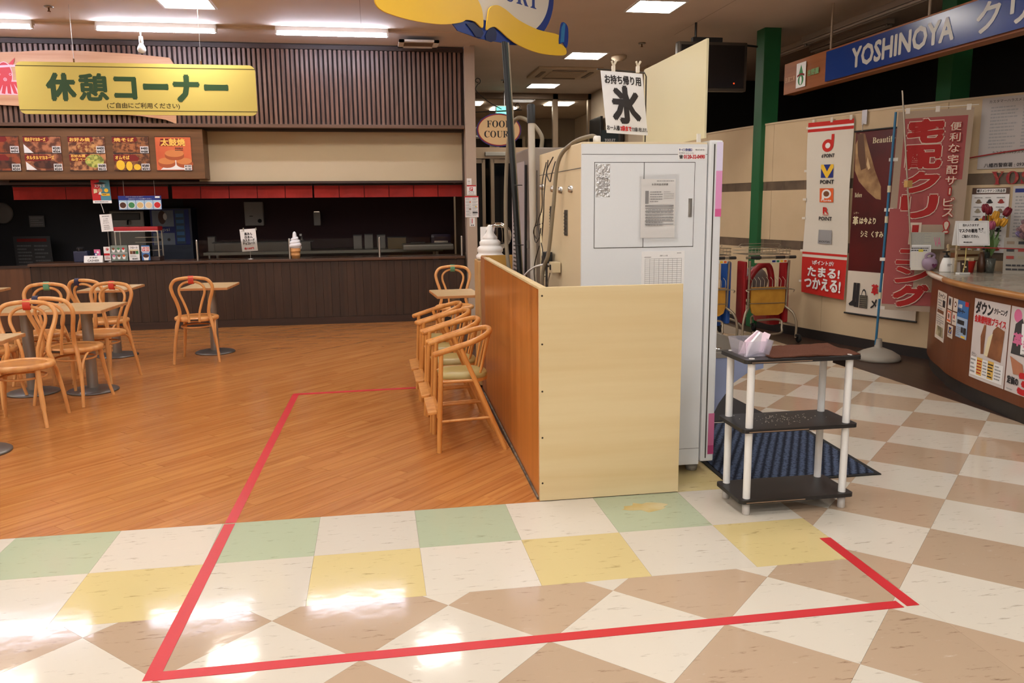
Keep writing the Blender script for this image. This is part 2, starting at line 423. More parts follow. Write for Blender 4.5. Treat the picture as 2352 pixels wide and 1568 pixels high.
B().box((-.15, 6.66, 2.435), (5.94, .10, .04), bev=.006).done('bottom_trim', wood_mat('trim_brown', (104, 76, 58), (84, 58, 44), 'x', 10, .45), wall_back)
B().box((1.2, 6.99, 2.1), (3.3, .06, .62)).done('fascia_panel', M('fascia_beige', (196, 178, 146), .6), wall_back)
B().box((-.15, 6.99, 1.775), (5.94, .12, .03)).done('opening_trim', dark_w, wall_back)
B().box((-.15, 6.87, 2.47), (5.94, .34, .02)).done('overhang_soffit', dark_w, wall_back)
B().box((-2.9, 6.93, 2.1), (.6, .05, .62)).done('menu_backing', dark_w, wall_back)
for i, (x, y, sx, sy) in enumerate(((2.895, 6.72, .13, .24),)):
    pillar = B().box((x, y, H/2), (sx, sy, H), bev=.006).done('wall_pillar', M('pillar_paint', (176, 156, 138), .6, bump=.03, vscale=200)); struct(pillar)
B().box((2.845, 6.93, 1.64), (.05, .26, 1.55)).done('opening_jamb', dark_w, wall_back)
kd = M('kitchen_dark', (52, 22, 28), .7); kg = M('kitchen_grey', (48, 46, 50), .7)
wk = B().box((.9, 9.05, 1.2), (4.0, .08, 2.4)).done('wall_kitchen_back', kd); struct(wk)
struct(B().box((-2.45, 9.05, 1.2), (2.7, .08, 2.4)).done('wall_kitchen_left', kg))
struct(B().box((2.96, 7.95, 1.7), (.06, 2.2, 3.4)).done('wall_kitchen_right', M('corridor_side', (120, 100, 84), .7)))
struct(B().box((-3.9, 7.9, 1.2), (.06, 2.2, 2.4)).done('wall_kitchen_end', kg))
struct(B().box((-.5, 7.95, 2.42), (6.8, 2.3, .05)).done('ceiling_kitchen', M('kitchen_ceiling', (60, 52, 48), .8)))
struct(B().box((-8.4, -2.2, 1.7), (.1, 20, 3.4)).done('wall_left', M('left_wall', (190, 166, 140), .7)))
struct(B().box((.4, -12.4, 1.7), (17.8, .1, 3.4)).done('wall_front', M('front_wall', (196, 184, 170), .7)))
struct(B().box((9.25, -1.6, 1.7), (.1, 21.4, 3.4)).done('wall_right', M('unlit_shop_shade', (30, 25, 22), .8)))  # near-black colour puts the darkness of the unlit shop into the wall
struct(B().box((-5.9, 7.0, 1.7), (5.0, .5, 3.4)).done('wall_back_left', M('left_wall', (190, 166, 140), .7)))
struct(B().box((7.4, 9.0, 1.7), (3.7, .1, 3.4)).done('wall_dark_back', M('unlit_shop_shade', (30, 25, 22), .8)))  # same near-black, standing in for the unlit depth of the shop
# corridor beyond the pillar
cor = M('corridor_wall', (196, 176, 150), .7, c2=(188, 168, 142), vscale=1.5)
struct(B().box((5.62, 9.3, 1.7), (.1, 3.1, 3.42)).done('wall_corridor', cor))
fr_m = M('frame_brown', (112, 92, 74), .45, .3); dkglass = M('dark_glass', (10, 10, 12), .05, spec=.6)
ent = holder('window_1', (4.3, 10.85, 0))
B().box((4.3, 10.85, 3.36), (2.66, .1, .1)).done('head_rail', fr_m, ent)
B().box((4.3, 10.85, 2.38), (2.66, .14, .19)).done('transom', M('transom_paint', (170, 146, 120), .4, .3), ent)
for x in (2.98, 4.92, 5.56): B().box((x, 10.85, 1.7), (.09, .1, 3.4)).done('mullion', M('mullion_metal', (150, 130, 108), .35, .6), ent)
for x0, x1 in ((3.02, 4.87), (4.97, 5.52)): B().box(((x0+x1)/2, 10.85, 2.89), (x1-x0, .006, .84)).done('pane', GLASS, ent)
B().box((3.86, 10.77, 2.36), (.44, .05, .07), bev=.01).done('door_sensor', ALU, ent)
struct(ent)
dr = holder('door_1', (4.0, 10.86, 0))
for x in (3.08, 3.62, 3.78, 4.36, 4.44, 4.86): B().box((x, 10.86, 1.14), (.06, .05, 2.26)).done('stile', M('mullion_metal', (150, 130, 108)), dr)
for x0, x1 in ((3.1, 3.6), (3.8, 4.34), (4.46, 4.84)):
    B().box(((x0+x1)/2, 10.86, 2.24), (x1-x0, .05, .07)).done('top_rail', M('mullion_metal', (150, 130, 108)), dr)
    B().box(((x0+x1)/2, 10.86, 1.12), (x1-x0, .008, 2.2)).done('pane', dkglass, dr)
struct(dr)
struct(B().box((4.3, 15.0, 1.7), (4.2, .1, 3.4)).done('wall_vestibule_back', M('vestibule_wall', (150, 132, 110), .7)))
struct(B().box((6.35, 12.9, 1.7), (.1, 4.1, 3.4)).done('wall_vestibule_right', cor)); struct(B().box((2.3, 12.9, 1.7), (.1, 4.1, 3.4)).done('wall_vestibule_left', cor))
struct(B().box((4.3, 13.2, 3.44), (4.2, 4.6, .06)).done('ceiling_vestibule', M('ceiling_paint', (206, 186, 166))))
struct(B().box((4.3, 13.1, -.03), (4.2, 4.3, .05)).done('floor_vestibule', t_beige))
for k, (x0, x1) in enumerate(((2.6, 3.45), (3.6, 4.35), (4.5, 5.1), (5.2, 5.9))):
    w_ = holder('window_%d' % (k+2), ((x0+x1)/2, 14.93, 1.2))
    B().box(((x0+x1)/2, 14.93, 2.0), (x1-x0, .02, 1.9)).done('pane', dkglass, w_)
    for x in (x0, x1): B().box((x, 14.92, 2.0), (.07, .06, 2.0)).done('frame', M('mullion_metal', (150, 130, 108)), w_)
    struct(w_)
# curved low wall of the cleaning shop, dark baseboard, two bands of dark tile
WP = [(5.9, 7.2), (5.93, 6.5), (6.03, 5.7), (6.17, 4.95), (6.42, 4.0), (6.6, 3.4), (6.80, 2.9), (7.08, 2.4), (7.5, 1.8), (8.2, 1.1)]
WC = [Vector((p.x, p.y, 0)) for p in smooth_path([(x, y, 0) for x, y in WP], 10)]
WS = [0.0]
for a, b_ in zip(WC, WC[1:]): WS.append(WS[-1]+(b_-a).length)
def curve_frame(C, S, a0, z0=0, side=1):
    def f(a, b, c=0):
        s = a0+a; i = 0
        while i < len(S)-2 and S[i+1] < s: i += 1
        t = (s-S[i])/(S[i+1]-S[i]); d = (C[i+1]-C[i]).normalized(); n = Vector((d.y, -d.x, 0))*side
        return C[i]+(C[i+1]-C[i])*t+n*c+Vector((0, 0, z0+b))
    return f
def arc_at(C, S, y):
    for i in range(len(C)-1):
        if (C[i].y-y)*(C[i+1].y-y) <= 0: return S[i]+(S[i+1]-S[i])*(C[i].y-y)/(C[i].y-C[i+1].y+1e-9)
    return S[-1]
WF = lambda y, z: curve_frame(WC, WS, arc_at(WC, WS, y), z, 1)
wall_shop = holder('wall_shop', (6.3, 4.4, 0)); wf0 = curve_frame(WC, WS, 0, 0, 1); LW = WS[-1]
wcol = M('shop_wall_beige', (200, 176, 142), .7, c2=(192, 168, 134), vscale=2, bump=.02)
edges = [0, .8, 2.2, 3.05, 4.35, 5.7, LW]
for z0, z1 in ((0, .95), (1.05, 1.605), (1.705, 2.34)):
    for a0, a1 in zip(edges, edges[1:]):
        b = B(); b.slab(wf0, a0+.002, z0, a1-.002, z1, -.07, 0, 0, max(2, int((a1-a0)/.12)), 1); b.done('panel', wcol, wall_shop)
for z0, z1 in ((.95, 1.05), (1.605, 1.705)):
    a = 0
    while a < LW-.3:
        b = B(); b.slab(wf0, a+.001, z0, a+.299, z1, -.07, -.004, 0, 3, 1); b.done('tile', M('band_tile', (112, 96, 80), .3, c2=(92, 78, 66), vscale=6, rnd=.12), wall_shop); a += .3
b = B(); b.slab(wf0, 0, 2.34, LW, 2.36, -.08, .006, 0, 60, 1); b.done('coping', M('coping', (190, 170, 140), .5), wall_shop)
struct(wall_shop)
bb = B(); bb.slab(wf0, 0, 0, LW, .10, 0, .012, 0, 60, 1); struct(bb.done('baseboard_shop', M('base_dark', (40, 34, 32), .5)))
gp = M('green_post', (30, 92, 52), .5, bump=.02)
for k, (x, y) in enumerate(((6.17, 5.27), (6.98, 3.20))):
    struct(B().box((x, y, H/2), (.2, .2, H), bev=.008).done('pillar_post', gp))

# ------------------------------------------------------------------ ceiling lights
em_t = M('troffer_glow', (255, 248, 238), .5, emit=TROFFER); em_f = M('tube_glow', (226, 232, 255), .5, emit=TUBE); em_v = M('vestibule_glow', (255, 240, 216), .5, emit=10)
fit = M('fitting_white', (230, 226, 220), .5)
def troffer(x, y, label, em=em_t, s=.46, z=H):
    t = thing('ceiling_panel_light', label, 'ceiling light', (x, y, z), 'square ceiling lights')
    b = B(); f = .022
    for cx, cy, sx, sy in ((0, s/2+f/2, s+2*f, f), (0, -s/2-f/2, s+2*f, f), (s/2+f/2, 0, f, s), (-s/2-f/2, 0, f, s)): b.box((x+cx, y+cy, z-.006), (sx, sy, .012))
    b.done('frame', fit, t); B().box((x, y, z-.004), (s, s, .004)).done('diffuser', em, t)
troffer(-.04, 4.78, 'square glowing light panel flush in the ceiling above the hanging yellow sign')
troffer(4.5, 4.37, 'glowing ceiling panel cut by the top picture edge, right of the ribbon sign')
troffer(4.5, 7.10, 'square ceiling light panel above the white ice poster, second of its row')
troffer(4.5, 9.86, 'square ceiling light panel nearest the glazed entrance in the corridor')
em_h = M('hall_fill_glow', (250, 249, 246), .5, emit=HALL_FILL); em_s = M('store_fill_glow', (250, 249, 246), .5, emit=HALL_FILL*1.7)
for x in (-6.6, -4.4, -2.25, 2.2):  # first two added as fill from the left; others known from floor reflections
    troffer(x, 4.6, 'square ceiling light panel over the seating area outside the picture')
for y in (1.9, .4, -1.1, -3.0, -5.0, -7.0, -9.0, -11.0):  # unseen rows, packed denser to add light, standing in for the store hall
    for x in (-6.6, -4.4, -2.25, -.04, 2.2, 4.5):
        troffer(x, y, 'added square fill light panel over the hall, outside the picture', em_h if y > -2 else em_s)
def tube_light(x, label):
    y, z = 5.80, H
    t = thing('fluorescent_light', label, 'fluorescent light', (x, y, z), 'fluorescent tube lights along the soffit')
    b = B(); b.box((x, y, z-.025), (1.22, .085, .05), bev=.008); b.box((x-.6, y-.02, z-.06), (.02, .05, .05)); b.box((x+.6, y-.02, z-.06), (.02, .05, .05)); b.done('housing', fit, t)
    B().tube([(x-.59, y-.03, z-.075), (x+.59, y-.03, z-.075)], .017, 12).done('tube', em_f, t)
tube_light(-.545, 'lit white fluorescent tube above the yellow sign, with a bulb hanging under it')
tube_light(1.285, 'lit fluorescent tube over the bare brown slats, beside the ceiling vent')
tube_light(-2.375, 'lit fluorescent tube cut off by the left edge of the picture')
for k, (x, y) in enumerate(((3.55, 12.3), (4.35, 13.1), (5.3, 12.2))):
    t = thing('vestibule_light', ['low ceiling light behind the glass right above the oval sign', 'ceiling light behind the entrance glass, right of the oval sign bracket', 'dim ceiling light in the vestibule near its right wall'][k], 'ceiling light', (x, y, 3.40))
    B().box((x, y, 3.40), (.5, .5, .02)).done('diffuser', em_v, t)
b = B(); t = thing('pendant_bulb', 'unlit white bulb hanging in its socket below the middle fluorescent tube', 'light bulb', (-.71, 5.77, 3.1))
B().tube([(-.71, 5.77, 3.33), (-.71, 5.77, 3.26)], .008, 8).done('stem', PLASTIC_W, t)
B().lathe([(.0, .06), (.02, .06), (.024, 0), (.02, -.01)], 14, (-.71, 5.77, 3.21)).done('socket', PLASTIC_W, t)
B().lathe([(.018, .1), (.022, .085), (.04, .05), (.046, .025), (.038, .005), (.018, -.008), (0, -.011)], 18, (-.71, 5.77, 3.108)).done('bulb', M('bulb_white', (235, 233, 230), .2), t)
# unlit strip lights of the closed shop
for k, (x, y, L_, r) in enumerate(((6.82, 4.5, 2.3, 0), (7.2, 5.35, 1.6, 0), (6.9, 6.3, 1.2, .3))):
    t = thing('strip_light', ['long unlit strip light on the dark ceiling behind the blue sign', 'second unlit strip light, deeper over the dark shop', 'unlit strip light nearest the green post'][k], 'strip light', (x, y, H))
    B().box((x, y, H-.03), (.1, L_, .06), bev=.01).done('housing', M('unlit_fitting', (170, 160, 150), .5), t)
    for s in (-.028, .028): B().tube([(x+s, y-L_/2+.03, H-.075), (x+s, y+L_/2-.03, H-.075)], .014, 10).done('tube', M('unlit_tube', (200, 190, 180), .3), t)
# ceiling fittings
t = thing('air_conditioner', 'flush ceiling air conditioner cassette with louvres in the corridor', 'air conditioner', (4.53, 8.48, H))
B().box((4.53, 8.48, H-.018), (.95, .95, .036), bev=.01).done('panel', M('ac_beige', (196, 174, 146), .5), t)
B().box((4.53, 8.48, H-.04), (.5, .5, .012), bev=.005).done('intake_grille', M('ac_beige2', (180, 158, 132), .5), t)
for k in range(4):
    a = k*PI/2; B().box((4.53+.36*math.cos(a), 8.48+.36*math.sin(a), H-.04), (.06, .5, .012), rot=a).done('louvre', M('ac_dark', (120, 100, 82), .5), t)
t = thing('air_vent', 'small square ceiling vent with a dark grille beside the fluorescent tube', 'vent', (2.25, 6.22, H-.06))
b = B()
for cx, cy, sx, sy in ((0, .17, .46, .06), (0, -.17, .46, .06), (.2, 0, .06, .4), (-.2, 0, .06, .4)): b.box((2.25+cx, 6.22+cy, H-.07), (sx, sy, .024))
b.done('frame', fit, t); B().box((2.25, 6.22, H-.062), (.34, .3, .004)).done('backing', BLACK, t)
for k in range(7): B().box((2.25, 6.10+.04*k, H-.068), (.34, .022, .006), rot=Matrix.Rotation(.5, 3, 'X')).done('slat', M('vent_brown', (120, 96, 80), .5), t)
tag(B().lathe([(0, -.02), (.045, -.02), (.06, -.012), (.065, 0), (.10, .02), (.105, .06), (0, .06)], 20, (4.95, 7.08, H-.06)).done('smoke_detector', M('detector', (214, 196, 172), .5)), 'round white smoke detector on the ceiling above the ice poster', 'smoke detector')
for (x, y), lb in (((4.97, 6.19), 'small sprinkler head on the ceiling left of the wall screen'), ((-1.37, 5.12), 'small sprinkler head on the ceiling at the upper left, near the fluorescent tubes'), ((3.75, 9.3), 'small sprinkler head on the corridor ceiling left of the air conditioner')):
    t = thing('sprinkler', lb, 'sprinkler', (x, y, H-.05)); B().lathe([(0, 0), (.04, 0), (.045, .01), (0, .014)], 14, (x, y, H-.016)).done('rose', ALU, t); B().lathe([(0, -.045), (.016, -.045), (.016, -.04), (.008, -.04), (.008, 0)], 10, (x, y, H-.006)).done('head', M('brass', (120, 84, 50), .4, .8), t)
# ------------------------------------------------------------------ food stall counter
cfront = wood_mat('counter_wood', (62, 42, 30), (46, 30, 22), 'z', 9, .4, .12, knots=True)
ctop_m = wood_mat('counter_top_wood', (88, 60, 44), (62, 42, 32), 'x', 8, .25, .03)
ct = thing('food_counter', 'long dark plank fronted food counter along the back wall', 'counter', (.2, 6.68, 0))
B().box((.2, 6.78, .4), (5.2, .12, .76)).done('carcass', BLACK, ct)
pl0 = None; x = -2.38
for k in range(52):
    xc = -2.38+.0995*(k+.5)
    if pl0 is None: pl0 = B().box((xc, 6.705, .44), (.0985, .03, .70), bev=.003).done('plank', cfront, ct); px0 = xc
    else:
        o = pl0.copy(); COL.objects.link(o); o.location.x += xc-px0
B().box((.2, 6.69, .045), (5.2, .04, .09)).done('kick_board', dark_w, ct)
B().box((.2, 6.86, .815), (5.2, .42, .035), bev=.006).done('countertop', ctop_m, ct)
B().box((.2, 7.20, .80), (5.2, .26, .03)).done('work_ledge', M('ledge_steel', (120, 116, 108), .35, .7), ct)
g = thing('counter_gate', 'low reddish brown wooden gate at the left end of the dark counter', 'gate', (-2.72, 6.72, 0))
B().box((-2.72, 6.74, .4), (.64, .03, .76)).done('door', wood_mat('gate_wood', (96, 62, 40), (72, 46, 30), 'z', 7, .45, 0, knots=True), g); B().box((-2.72, 6.74, .795), (.64, .05, .03)).done('top_rail', dark_w, g)
# glass guards between steel posts
for k, x in enumerate((-.5, .605, 1.72, 2.775)):
    nm = ['left of the price board', 'beside the ice cream cone', 'in the right half of the counter', 'against the pillar'][k]
    t = thing('guard_post', 'slim steel guard post on the counter, '+nm, 'post', (x, 6.78, .83))
    B().tube([(x, 6.78, .8325), (x, 6.78, 1.07)], .014, 12).done('pole', STEEL, t); B().lathe([(.014, 0), (.012, .01), (0, .015)], 12, (x, 6.78, 1.07)).done('cap', STEEL, t)
for k, (x0, x1) in enumerate(((-.48, .585), (.625, 1.70), (1.74, 2.755))):
    tag(B().box(((x0+x1)/2, 6.78, .955), (x1-x0, .006, .235)).done('glass_guard', GLASS), ['clear glass guard behind the price board on the counter', 'clear glass guard right of the ice cream cone', 'clear glass guard nearest the pillar on the counter'][k], 'glass panel', 'glass guards')
# short red curtain
cur = M('noren_red', (150, 30, 20), .8, c2=(126, 24, 18), vscale=3)
def noren(x0, x1, n, label, y=7.03):
    t = thing('shop_curtain', label, 'curtain', ((x0+x1)/2, y, 1.585)); B().tube([(x0, y, 1.745), (x1, y, 1.745)], .011, 8).done('rail', BLACK, t); w = (x1-x0)/n
    for k in range(n):
        ph = random.random()*6
        f = lambda a, b, c=0, k=k, ph=ph: Vector((x0+k*w+a, y-c+.008*math.sin(a*18+ph)*(1-b/.18), 1.585+b))
        b = B(); b.slab(f, .004, 0, w-.004, .172, -.002, .002, 0, 8, 3); b.done('panel', cur, t)
    f = FR((x1-.16, y-.02, 1.635), FRONT); b = B(); b.text(f, 'よしだや', 0, 0, .11, .022, 0); b.done('lettering', M('faded_pink', (200, 120, 96), .8), t) if 0 else None
noren(-2.62, -.84, 3, 'long dim red shop curtain at the dark left end of the counter')
noren(-.80, .905, 5, 'red slit curtain over the middle of the counter opening')
noren(.92, 2.82, 6, 'bright red slit curtain over the right half of the counter opening')

# menu board with five lit-print pictures
mb = thing('menu_board', 'brown wooden menu board with a row of square food pictures above the counter', 'menu board', (-1.5, 6.66, 1.8))
B().box((-1.52, 6.81, 2.105), (2.40, .31, .585), bev=.008).done('board', wood_mat('menu_wood', (112, 76, 44), (92, 60, 34), 'x', 7, .45, 0), mb)
fm = [food('food_takoyaki', (150, 74, 40), (84, 46, 30)), food('food_roe', (176, 110, 74), (96, 52, 34)), food('food_okonomi', (190, 130, 84), (92, 50, 34), 20), food('food_yakisoba', (150, 96, 56), (84, 48, 28), 24), M('food_orange', (214, 110, 64), .6, c2=(200, 92, 54), vscale=4)]
menu = [(-2.75, 'タコヨ', ('', 'ヨ'), ('¥450', '¥494', '¥500', '¥504')), (-2.30, '', ('明太子マヨネーズ', 'タルタルマヨネーズ'), ('¥500', '¥504', '¥500', '¥504')), (-1.82, '', ('お好み焼', 'お好み焼\nねぎベース'), ('¥400', '¥407', '¥600', '¥612')), (-1.335, '', ('焼そば', 'オムそば'), ('¥480', '¥488', '¥580', '¥591')), (-.86, '', ('太鼓焼', ''), ('¥100', '¥100', '', ''))]
GOLD = M('gold_print', (240, 190, 90), .5); DRED = M('dark_red', (120, 26, 22), .6)
for k, (x, _, (t1, t2), pr_) in enumerate(menu):
    fr = FR((x, 6.650, 1.915), FRONT); b = B(); b.slab(fr, 0, 0, .40, .385, 0, .005); p = b.done('picture_panel', fm[k], mb)
    it = [('r', -.015, -.015, 1.015, 0, BLACK), ('r', -.015, 1, 1.015, 1.015, BLACK)]
    if k < 4:
        it += [('r', 0, .5, 1, .53, INK), ('p', [(0, .84), (.62, .84), (.7, .9), (.66, 1), (0, 1)], DRED), ('p', [(0, .28), (.66, .28), (.72, .36), (.6, .47), (0, .47)], DRED)]
        if k in (0, 1): it += [('p', [(.0, .52), (.25, .52), (0, .78)], WHITE), ('p', [(.02, .02), (.3, .02), (.02, .26)], WHITE)]
        if k == 2: it += [('d', .68, .28, .26, food('food_onion', (190, 190, 96), (110, 120, 50), 30), .2), ('d', .5, .68, .30, food('food_okonomi2', (120, 60, 34), (200, 150, 90), 26), .14)]
        if k == 3: it += [('d', .18, .16, .12, YEL, .15), ('d', .42, .13, .09, YEL, .14), ('d', .64, .10, .10, YEL, .09), ('d', .52, .68, .34, food('food_noodle', (170, 104, 60), (90, 46, 24), 30), .12)]
        if k < 2: it += [('d', .5, .70, .36, fm[k], .13), ('d', .56, .18, .34, food('food_dark', (90, 50, 34), (60, 32, 24)), .12)]
        for y in (.52, .0): it += [('r', .76, y, .99, y+.2, WHITE)]
        if t1: it += [('t', t1, .05, .86, .60, .97, GOLD, .05)]
        it += [('t', t2.split('\n')[0], .05, .33 if '\n' not in t2 else .39, .06+.07*len(t2.split('\n')[0])+.1, .44 if '\n' not in t2 else .47, GOLD, .05)] if t2 else []
        if '\n' in t2: it += [('t', t2.split('\n')[1], .05, .29, .56, .37, GOLD, .05)]
        for q, s in enumerate(pr_): it += [('t', s, .78, (.62, .53, .10, .01)[q], .97, (.70, .60, .18, .08)[q], INK, .05)]
    else:
        CK = M('cake_brown', (168, 84, 44), .5); CK2 = M('cake_tan', (206, 128, 70), .5)
        it += [('p', [(.1, .02), (.5, .34), (.95, .02)], WHITE), ('d', .29, .19, .24, CK, .12), ('r', .05, .19, .53, .28, CK), ('d', .29, .28, .24, CK2, .10), ('d', .80, .19, .24, CK, .12), ('r', .56, .19, 1.0, .28, CK), ('d', .78, .28, .22, CK2, .10), ('d', .52, .42, .27, CK, .12), ('r', .25, .42, .79, .51, CK), ('d', .52, .51, .27, CK2, .11), ('p', [(.12, .74), (.84, .74), (.8, .95), (.16, .95)], DRED), ('t', t1, .16, .74, .84, .95, GOLD, .05), ('l', .55, .58, .9, .7, 2, INK), ('r', .78, 0, .99, .16, WHITE), ('t', pr_[0], .80, .09, .97, .15, INK, .05), ('t', pr_[1], .80, .01, .97, .07, INK, .05)]
    pb = B(); ms = []; paint(pb, FR((x, 6.645, 1.915), FRONT), .40, .385, it, mats=ms); pb.done('print', ms, p)

# wood plank sign with an octopus emblem
rg = random.Random(3); top = [(-2.95+.24*k, [3.235, 3.24, 3.225, 3.235, 3.255, 3.26, 3.255, 3.245, 3.235, 3.215][k]) for k in range(10)]
poly = [(-2.95, 2.67)]+top+[(-.62, 3.20), (-.575, 3.12), (-.60, 2.45), (-.72, 2.50), (-1.0, 2.54), (-1.6, 2.58), (-2.3, 2.64)]
ps = thing('wood_sign', 'pale live-edge wooden sign on the slats, half hidden by the yellow sign', 'sign', (-1.7, 6.62, 2.5))
B().prism(poly, lambda a, q, c=0: Vector((a, 6.66-c, q)), 0, .035).done('board', wood_mat('sign_slab', (206, 160, 122), (184, 130, 92), 'x', 6, .5, 0), ps)
fr = FR((-2.62, 6.623, 2.76), FRONT); b = B(); ms = []
OC = M('octopus_red', (196, 54, 62), .5); OP = M('octopus_pink', (240, 190, 200), .5)
it = [('d', .5, .55, .2, OP, .36), ('p', [(.0, .0), (1.0, .0), (.86, .4), (.14, .4)], OP)]
for q in range(6):
    a = .06+.155*q; it.append(('p', [(a, .04), (a+.09, .02), (.5+(a-.4)*.5+.05, .36), (.5+(a-.4)*.5-.04, .36)], OC))
it += [('d', .5, .56, .18, OC, .33), ('d', .36, .56, .035, OP), ('d', .64, .56, .035, OP), ('d', .36, .56, .022, OC), ('d', .64, .56, .022, OC), ('d', .5, .42, .045, OP), ('d', .5, .42, .03, OC), ('d', .5, .42, .016, OP), ('p', [(.12, .72), (.9, .78), (.9, .84), (.12, .78)], OP), ('p', [(.62, .84), (.8, 1.02), (.74, .82)], OC)]
paint(b, fr, .42, .40, it, mats=ms); b.done('octopus_emblem', ms, ps)

# yellow hanging sign
ys = thing('hanging_sign', 'yellow hanging sign with large green Japanese letters over the seating area', 'sign', (-.58, 5.05, 2.38))
def rrect(w, h, r, n=5):
    out = []
    for cx, cy, a in ((w-r, r, -PI/2), (w-r, h-r, 0), (r, h-r, PI/2), (r, r, PI)):
        out += [(cx+r*math.cos(a+PI/2*k/n), cy+r*math.sin(a+PI/2*k/n)) for k in range(n+1)]
    return out
fr = FR((-1.69, 5.04, 2.385), FRONT); SY = M('sign_yellow', (212, 194, 108), .6, spec=.3)
B().prism(rrect(2.225, .49, .06), fr, 0, .02).done('board', SY, ys)
SG = M('sign_green', (44, 76, 44), .5); SB = M('sign_olive', (70, 62, 24), .5)
b = B(); fr = FR((-1.69, 5.02, 2.385), FRONT)
b.sheet(fr, 0, .035, 2.225, .042, .001, 1); b.sheet(fr, 0, .448, 2.225, .455, .001, 1)
for ch, x0, x1, y0, y1 in (('休', .26, .53, .125, .39), ('憩', .55, .83, .125, .395), ('コ', .875, 1.09, .145, .365), ('ー', 1.145, 1.39, .235, .305), ('ナ', 1.43, 1.68, .125, .39), ('ー', 1.72, 1.96, .235, .305)):
    b.text(fr, ch, x0+.012, y0+.012, x1-.012, y1-.012, .0012, 0, {'ー': .2, '憩': .04}.get(ch, .062))
b.text(fr, '(ご自由にご利用ください)', .80, .055, 1.48, .115, .001, 1, .02)
b.done('lettering', [SG, SB], ys)
for x in (-1.16, .02):
    B().tube([(x, 5.03, 2.85), (x, 5.03, H)], .0022, 6).done('wire', STEEL, ys); B().box((x, 5.03, 2.885), (.012, .012, .05)).done('hook', M('brass', (120, 84, 50)), ys)

# things on and behind the counter
def card_stand(name, label, cat, x, z, w, h, items, y=6.80, tilt=0, base=WHITE, stem=None, lean=0):
    t = thing(name, label, cat, (x, y, .8325))
    fr = FR((x-w/2, y, z), (math.cos(tilt), 0, math.sin(tilt)), (-math.sin(tilt), lean, math.cos(tilt)))
    poster('card', None, None, fr, w, h, items, base, .003, parent=t)
    if stem:
        B().tube([(x, y+.006, .84), (x, y+.006, z+.01)], .004, 8).done('stem', STEEL, t); B().lathe([(.035, 0), (.035, .006), (0, .009)], 14, (x, y+.006, .8325)).done('foot', STEEL, t)
    return t
t = card_stand('price_sign', 'white price card for cakes clipped upright on a stand on the counter', 'price sign', .125, .925, .19, .275, [('t', '大判焼', .08, .90, .30, .94, INK), ('t', '黒あん', .27, .72, .76, .84, INK, .05), ('t', '白あん', .27, .58, .76, .70, INK, .05), ('t', 'カスタード', .12, .44, .86, .56, INK, .05), ('t', 'チョコレート', .12, .30, .86, .42, INK, .05), ('t', '各100円', .16, .08, .76, .18, RED, .05)], tilt=.06, stem=1)
for x in (.05, .2): B().box((x+.01, 6.795, 1.205), (.014, .012, .03)).done('clip', ALU, t)
t = card_stand('notice_stand', 'white notice on a thin steel stand beside the showcase', 'notice', -1.52, 1.195, .135, .205, [('l', .2, .82, .8, .95, 1, GREY), ('t', 'レジ袋', .3, .70, .65, .78, INK), ('t', '有料化に', .25, .58, .7, .66, INK), ('t', 'なります。', .22, .46, .76, .54, INK), ('l', .25, .1, .75, .4, 3, GREY)], tilt=.05, stem=1)
t = thing('cashier_sign', 'folded white table tent marked cashier on the counter', 'sign', (-1.68, 6.76, .8325))
poster('front_face', None, None, FR((-1.79, 6.70, .8335), FRONT, (0, .35, .94)), .21, .085, [('t', 'お会計', .3, .60, .72, .85, INK, .03), ('t', 'CASHIER', .2, .12, .82, .42, INK, .03)], WHITE, .002, parent=t)
poster('rear_face', None, None, FR((-1.58, 6.765, .8335), (-1, 0, 0), (0, -.35, .94)), .21, .085, [], WHITE, .002, parent=t)
t = thing('card_reader', 'small dark payment terminal on the counter left of the showcase', 'card reader', (-1.86, 6.86, .8325))
B().box((-1.86, 6.88, .90), (.16, .12, .13), bev=.012).done('body', M('terminal', (42, 46, 70), .4), t); B().box((-1.86, 6.84, .985), (.08, .05, .05), rot=Matrix.Rotation(.5, 3, 'X'), bev=.008).done('keypad', PLASTIC_B, t); B().box((-1.87, 6.815, .99), (.012, .004, .02)).done('light_strip', WHITE, t)
card_stand('payment_sign', 'small white and red payment sign standing by the showcase', 'sign', -1.545, .85, .075, .165, [('r', 0, .6, 1, 1, WHITE), ('d', .55, .82, .22, RED), ('r', 0, .36, .9, .52, RED), ('l', .2, .1, .9, .3, 3, RED), ('t', 'P', .45, .77, .65, .88, WHITE)], y=6.79)
card_stand('payment_leaflet', 'small pink and blue leaflet beside the dark payment terminal', 'leaflet', -1.655, .90, .07, .085, [('r', 0, 0, .5, .5, NAVY), ('d', .6, .6, .2, WHITE), ('d', .3, .3, .16, WHITE)], base=PINK, y=6.78)
card_stand('sundae_card', 'laminated card of six sundae pictures leaning on the showcase', 'menu card', -1.40, .845, .19, .185, [('r', .0, .48, .98, .52, LGREY)]+[q for k in range(6) for q in (('p', [(.1+.3*(k % 3), .1+.46*(k//3)), (.22+.3*(k % 3), .1+.46*(k//3)), (.27+.3*(k % 3), .28+.46*(k//3)), (.05+.3*(k % 3), .28+.46*(k//3))], WHITE), ('d', .16+.3*(k % 3), .32+.46*(k//3), .075, [PINK, BROWN, ORANGE, BROWN, GRN, RED][k]))], base=M('sundae_grey', (120, 132, 124), .4), y=6.77)
card_stand('float_card', 'white card advertising float drinks in front of the showcase', 'menu card', -1.23, .845, .12, .185, [('t', 'フロート', .15, .78, .85, .90, INK, .05), ('r', .1, .42, .36, .72, BROWN), ('r', .38, .42, .63, .72, M('cola', (70, 36, 26))), ('r', .65, .42, .92, .72, GRN), ('r', .12, .62, .9, .72, CREAM), ('l', .1, .22, .7, .36, 3, GREY), ('t', '各300円', .3, .06, .8, .16, INK, .05)], y=6.765)
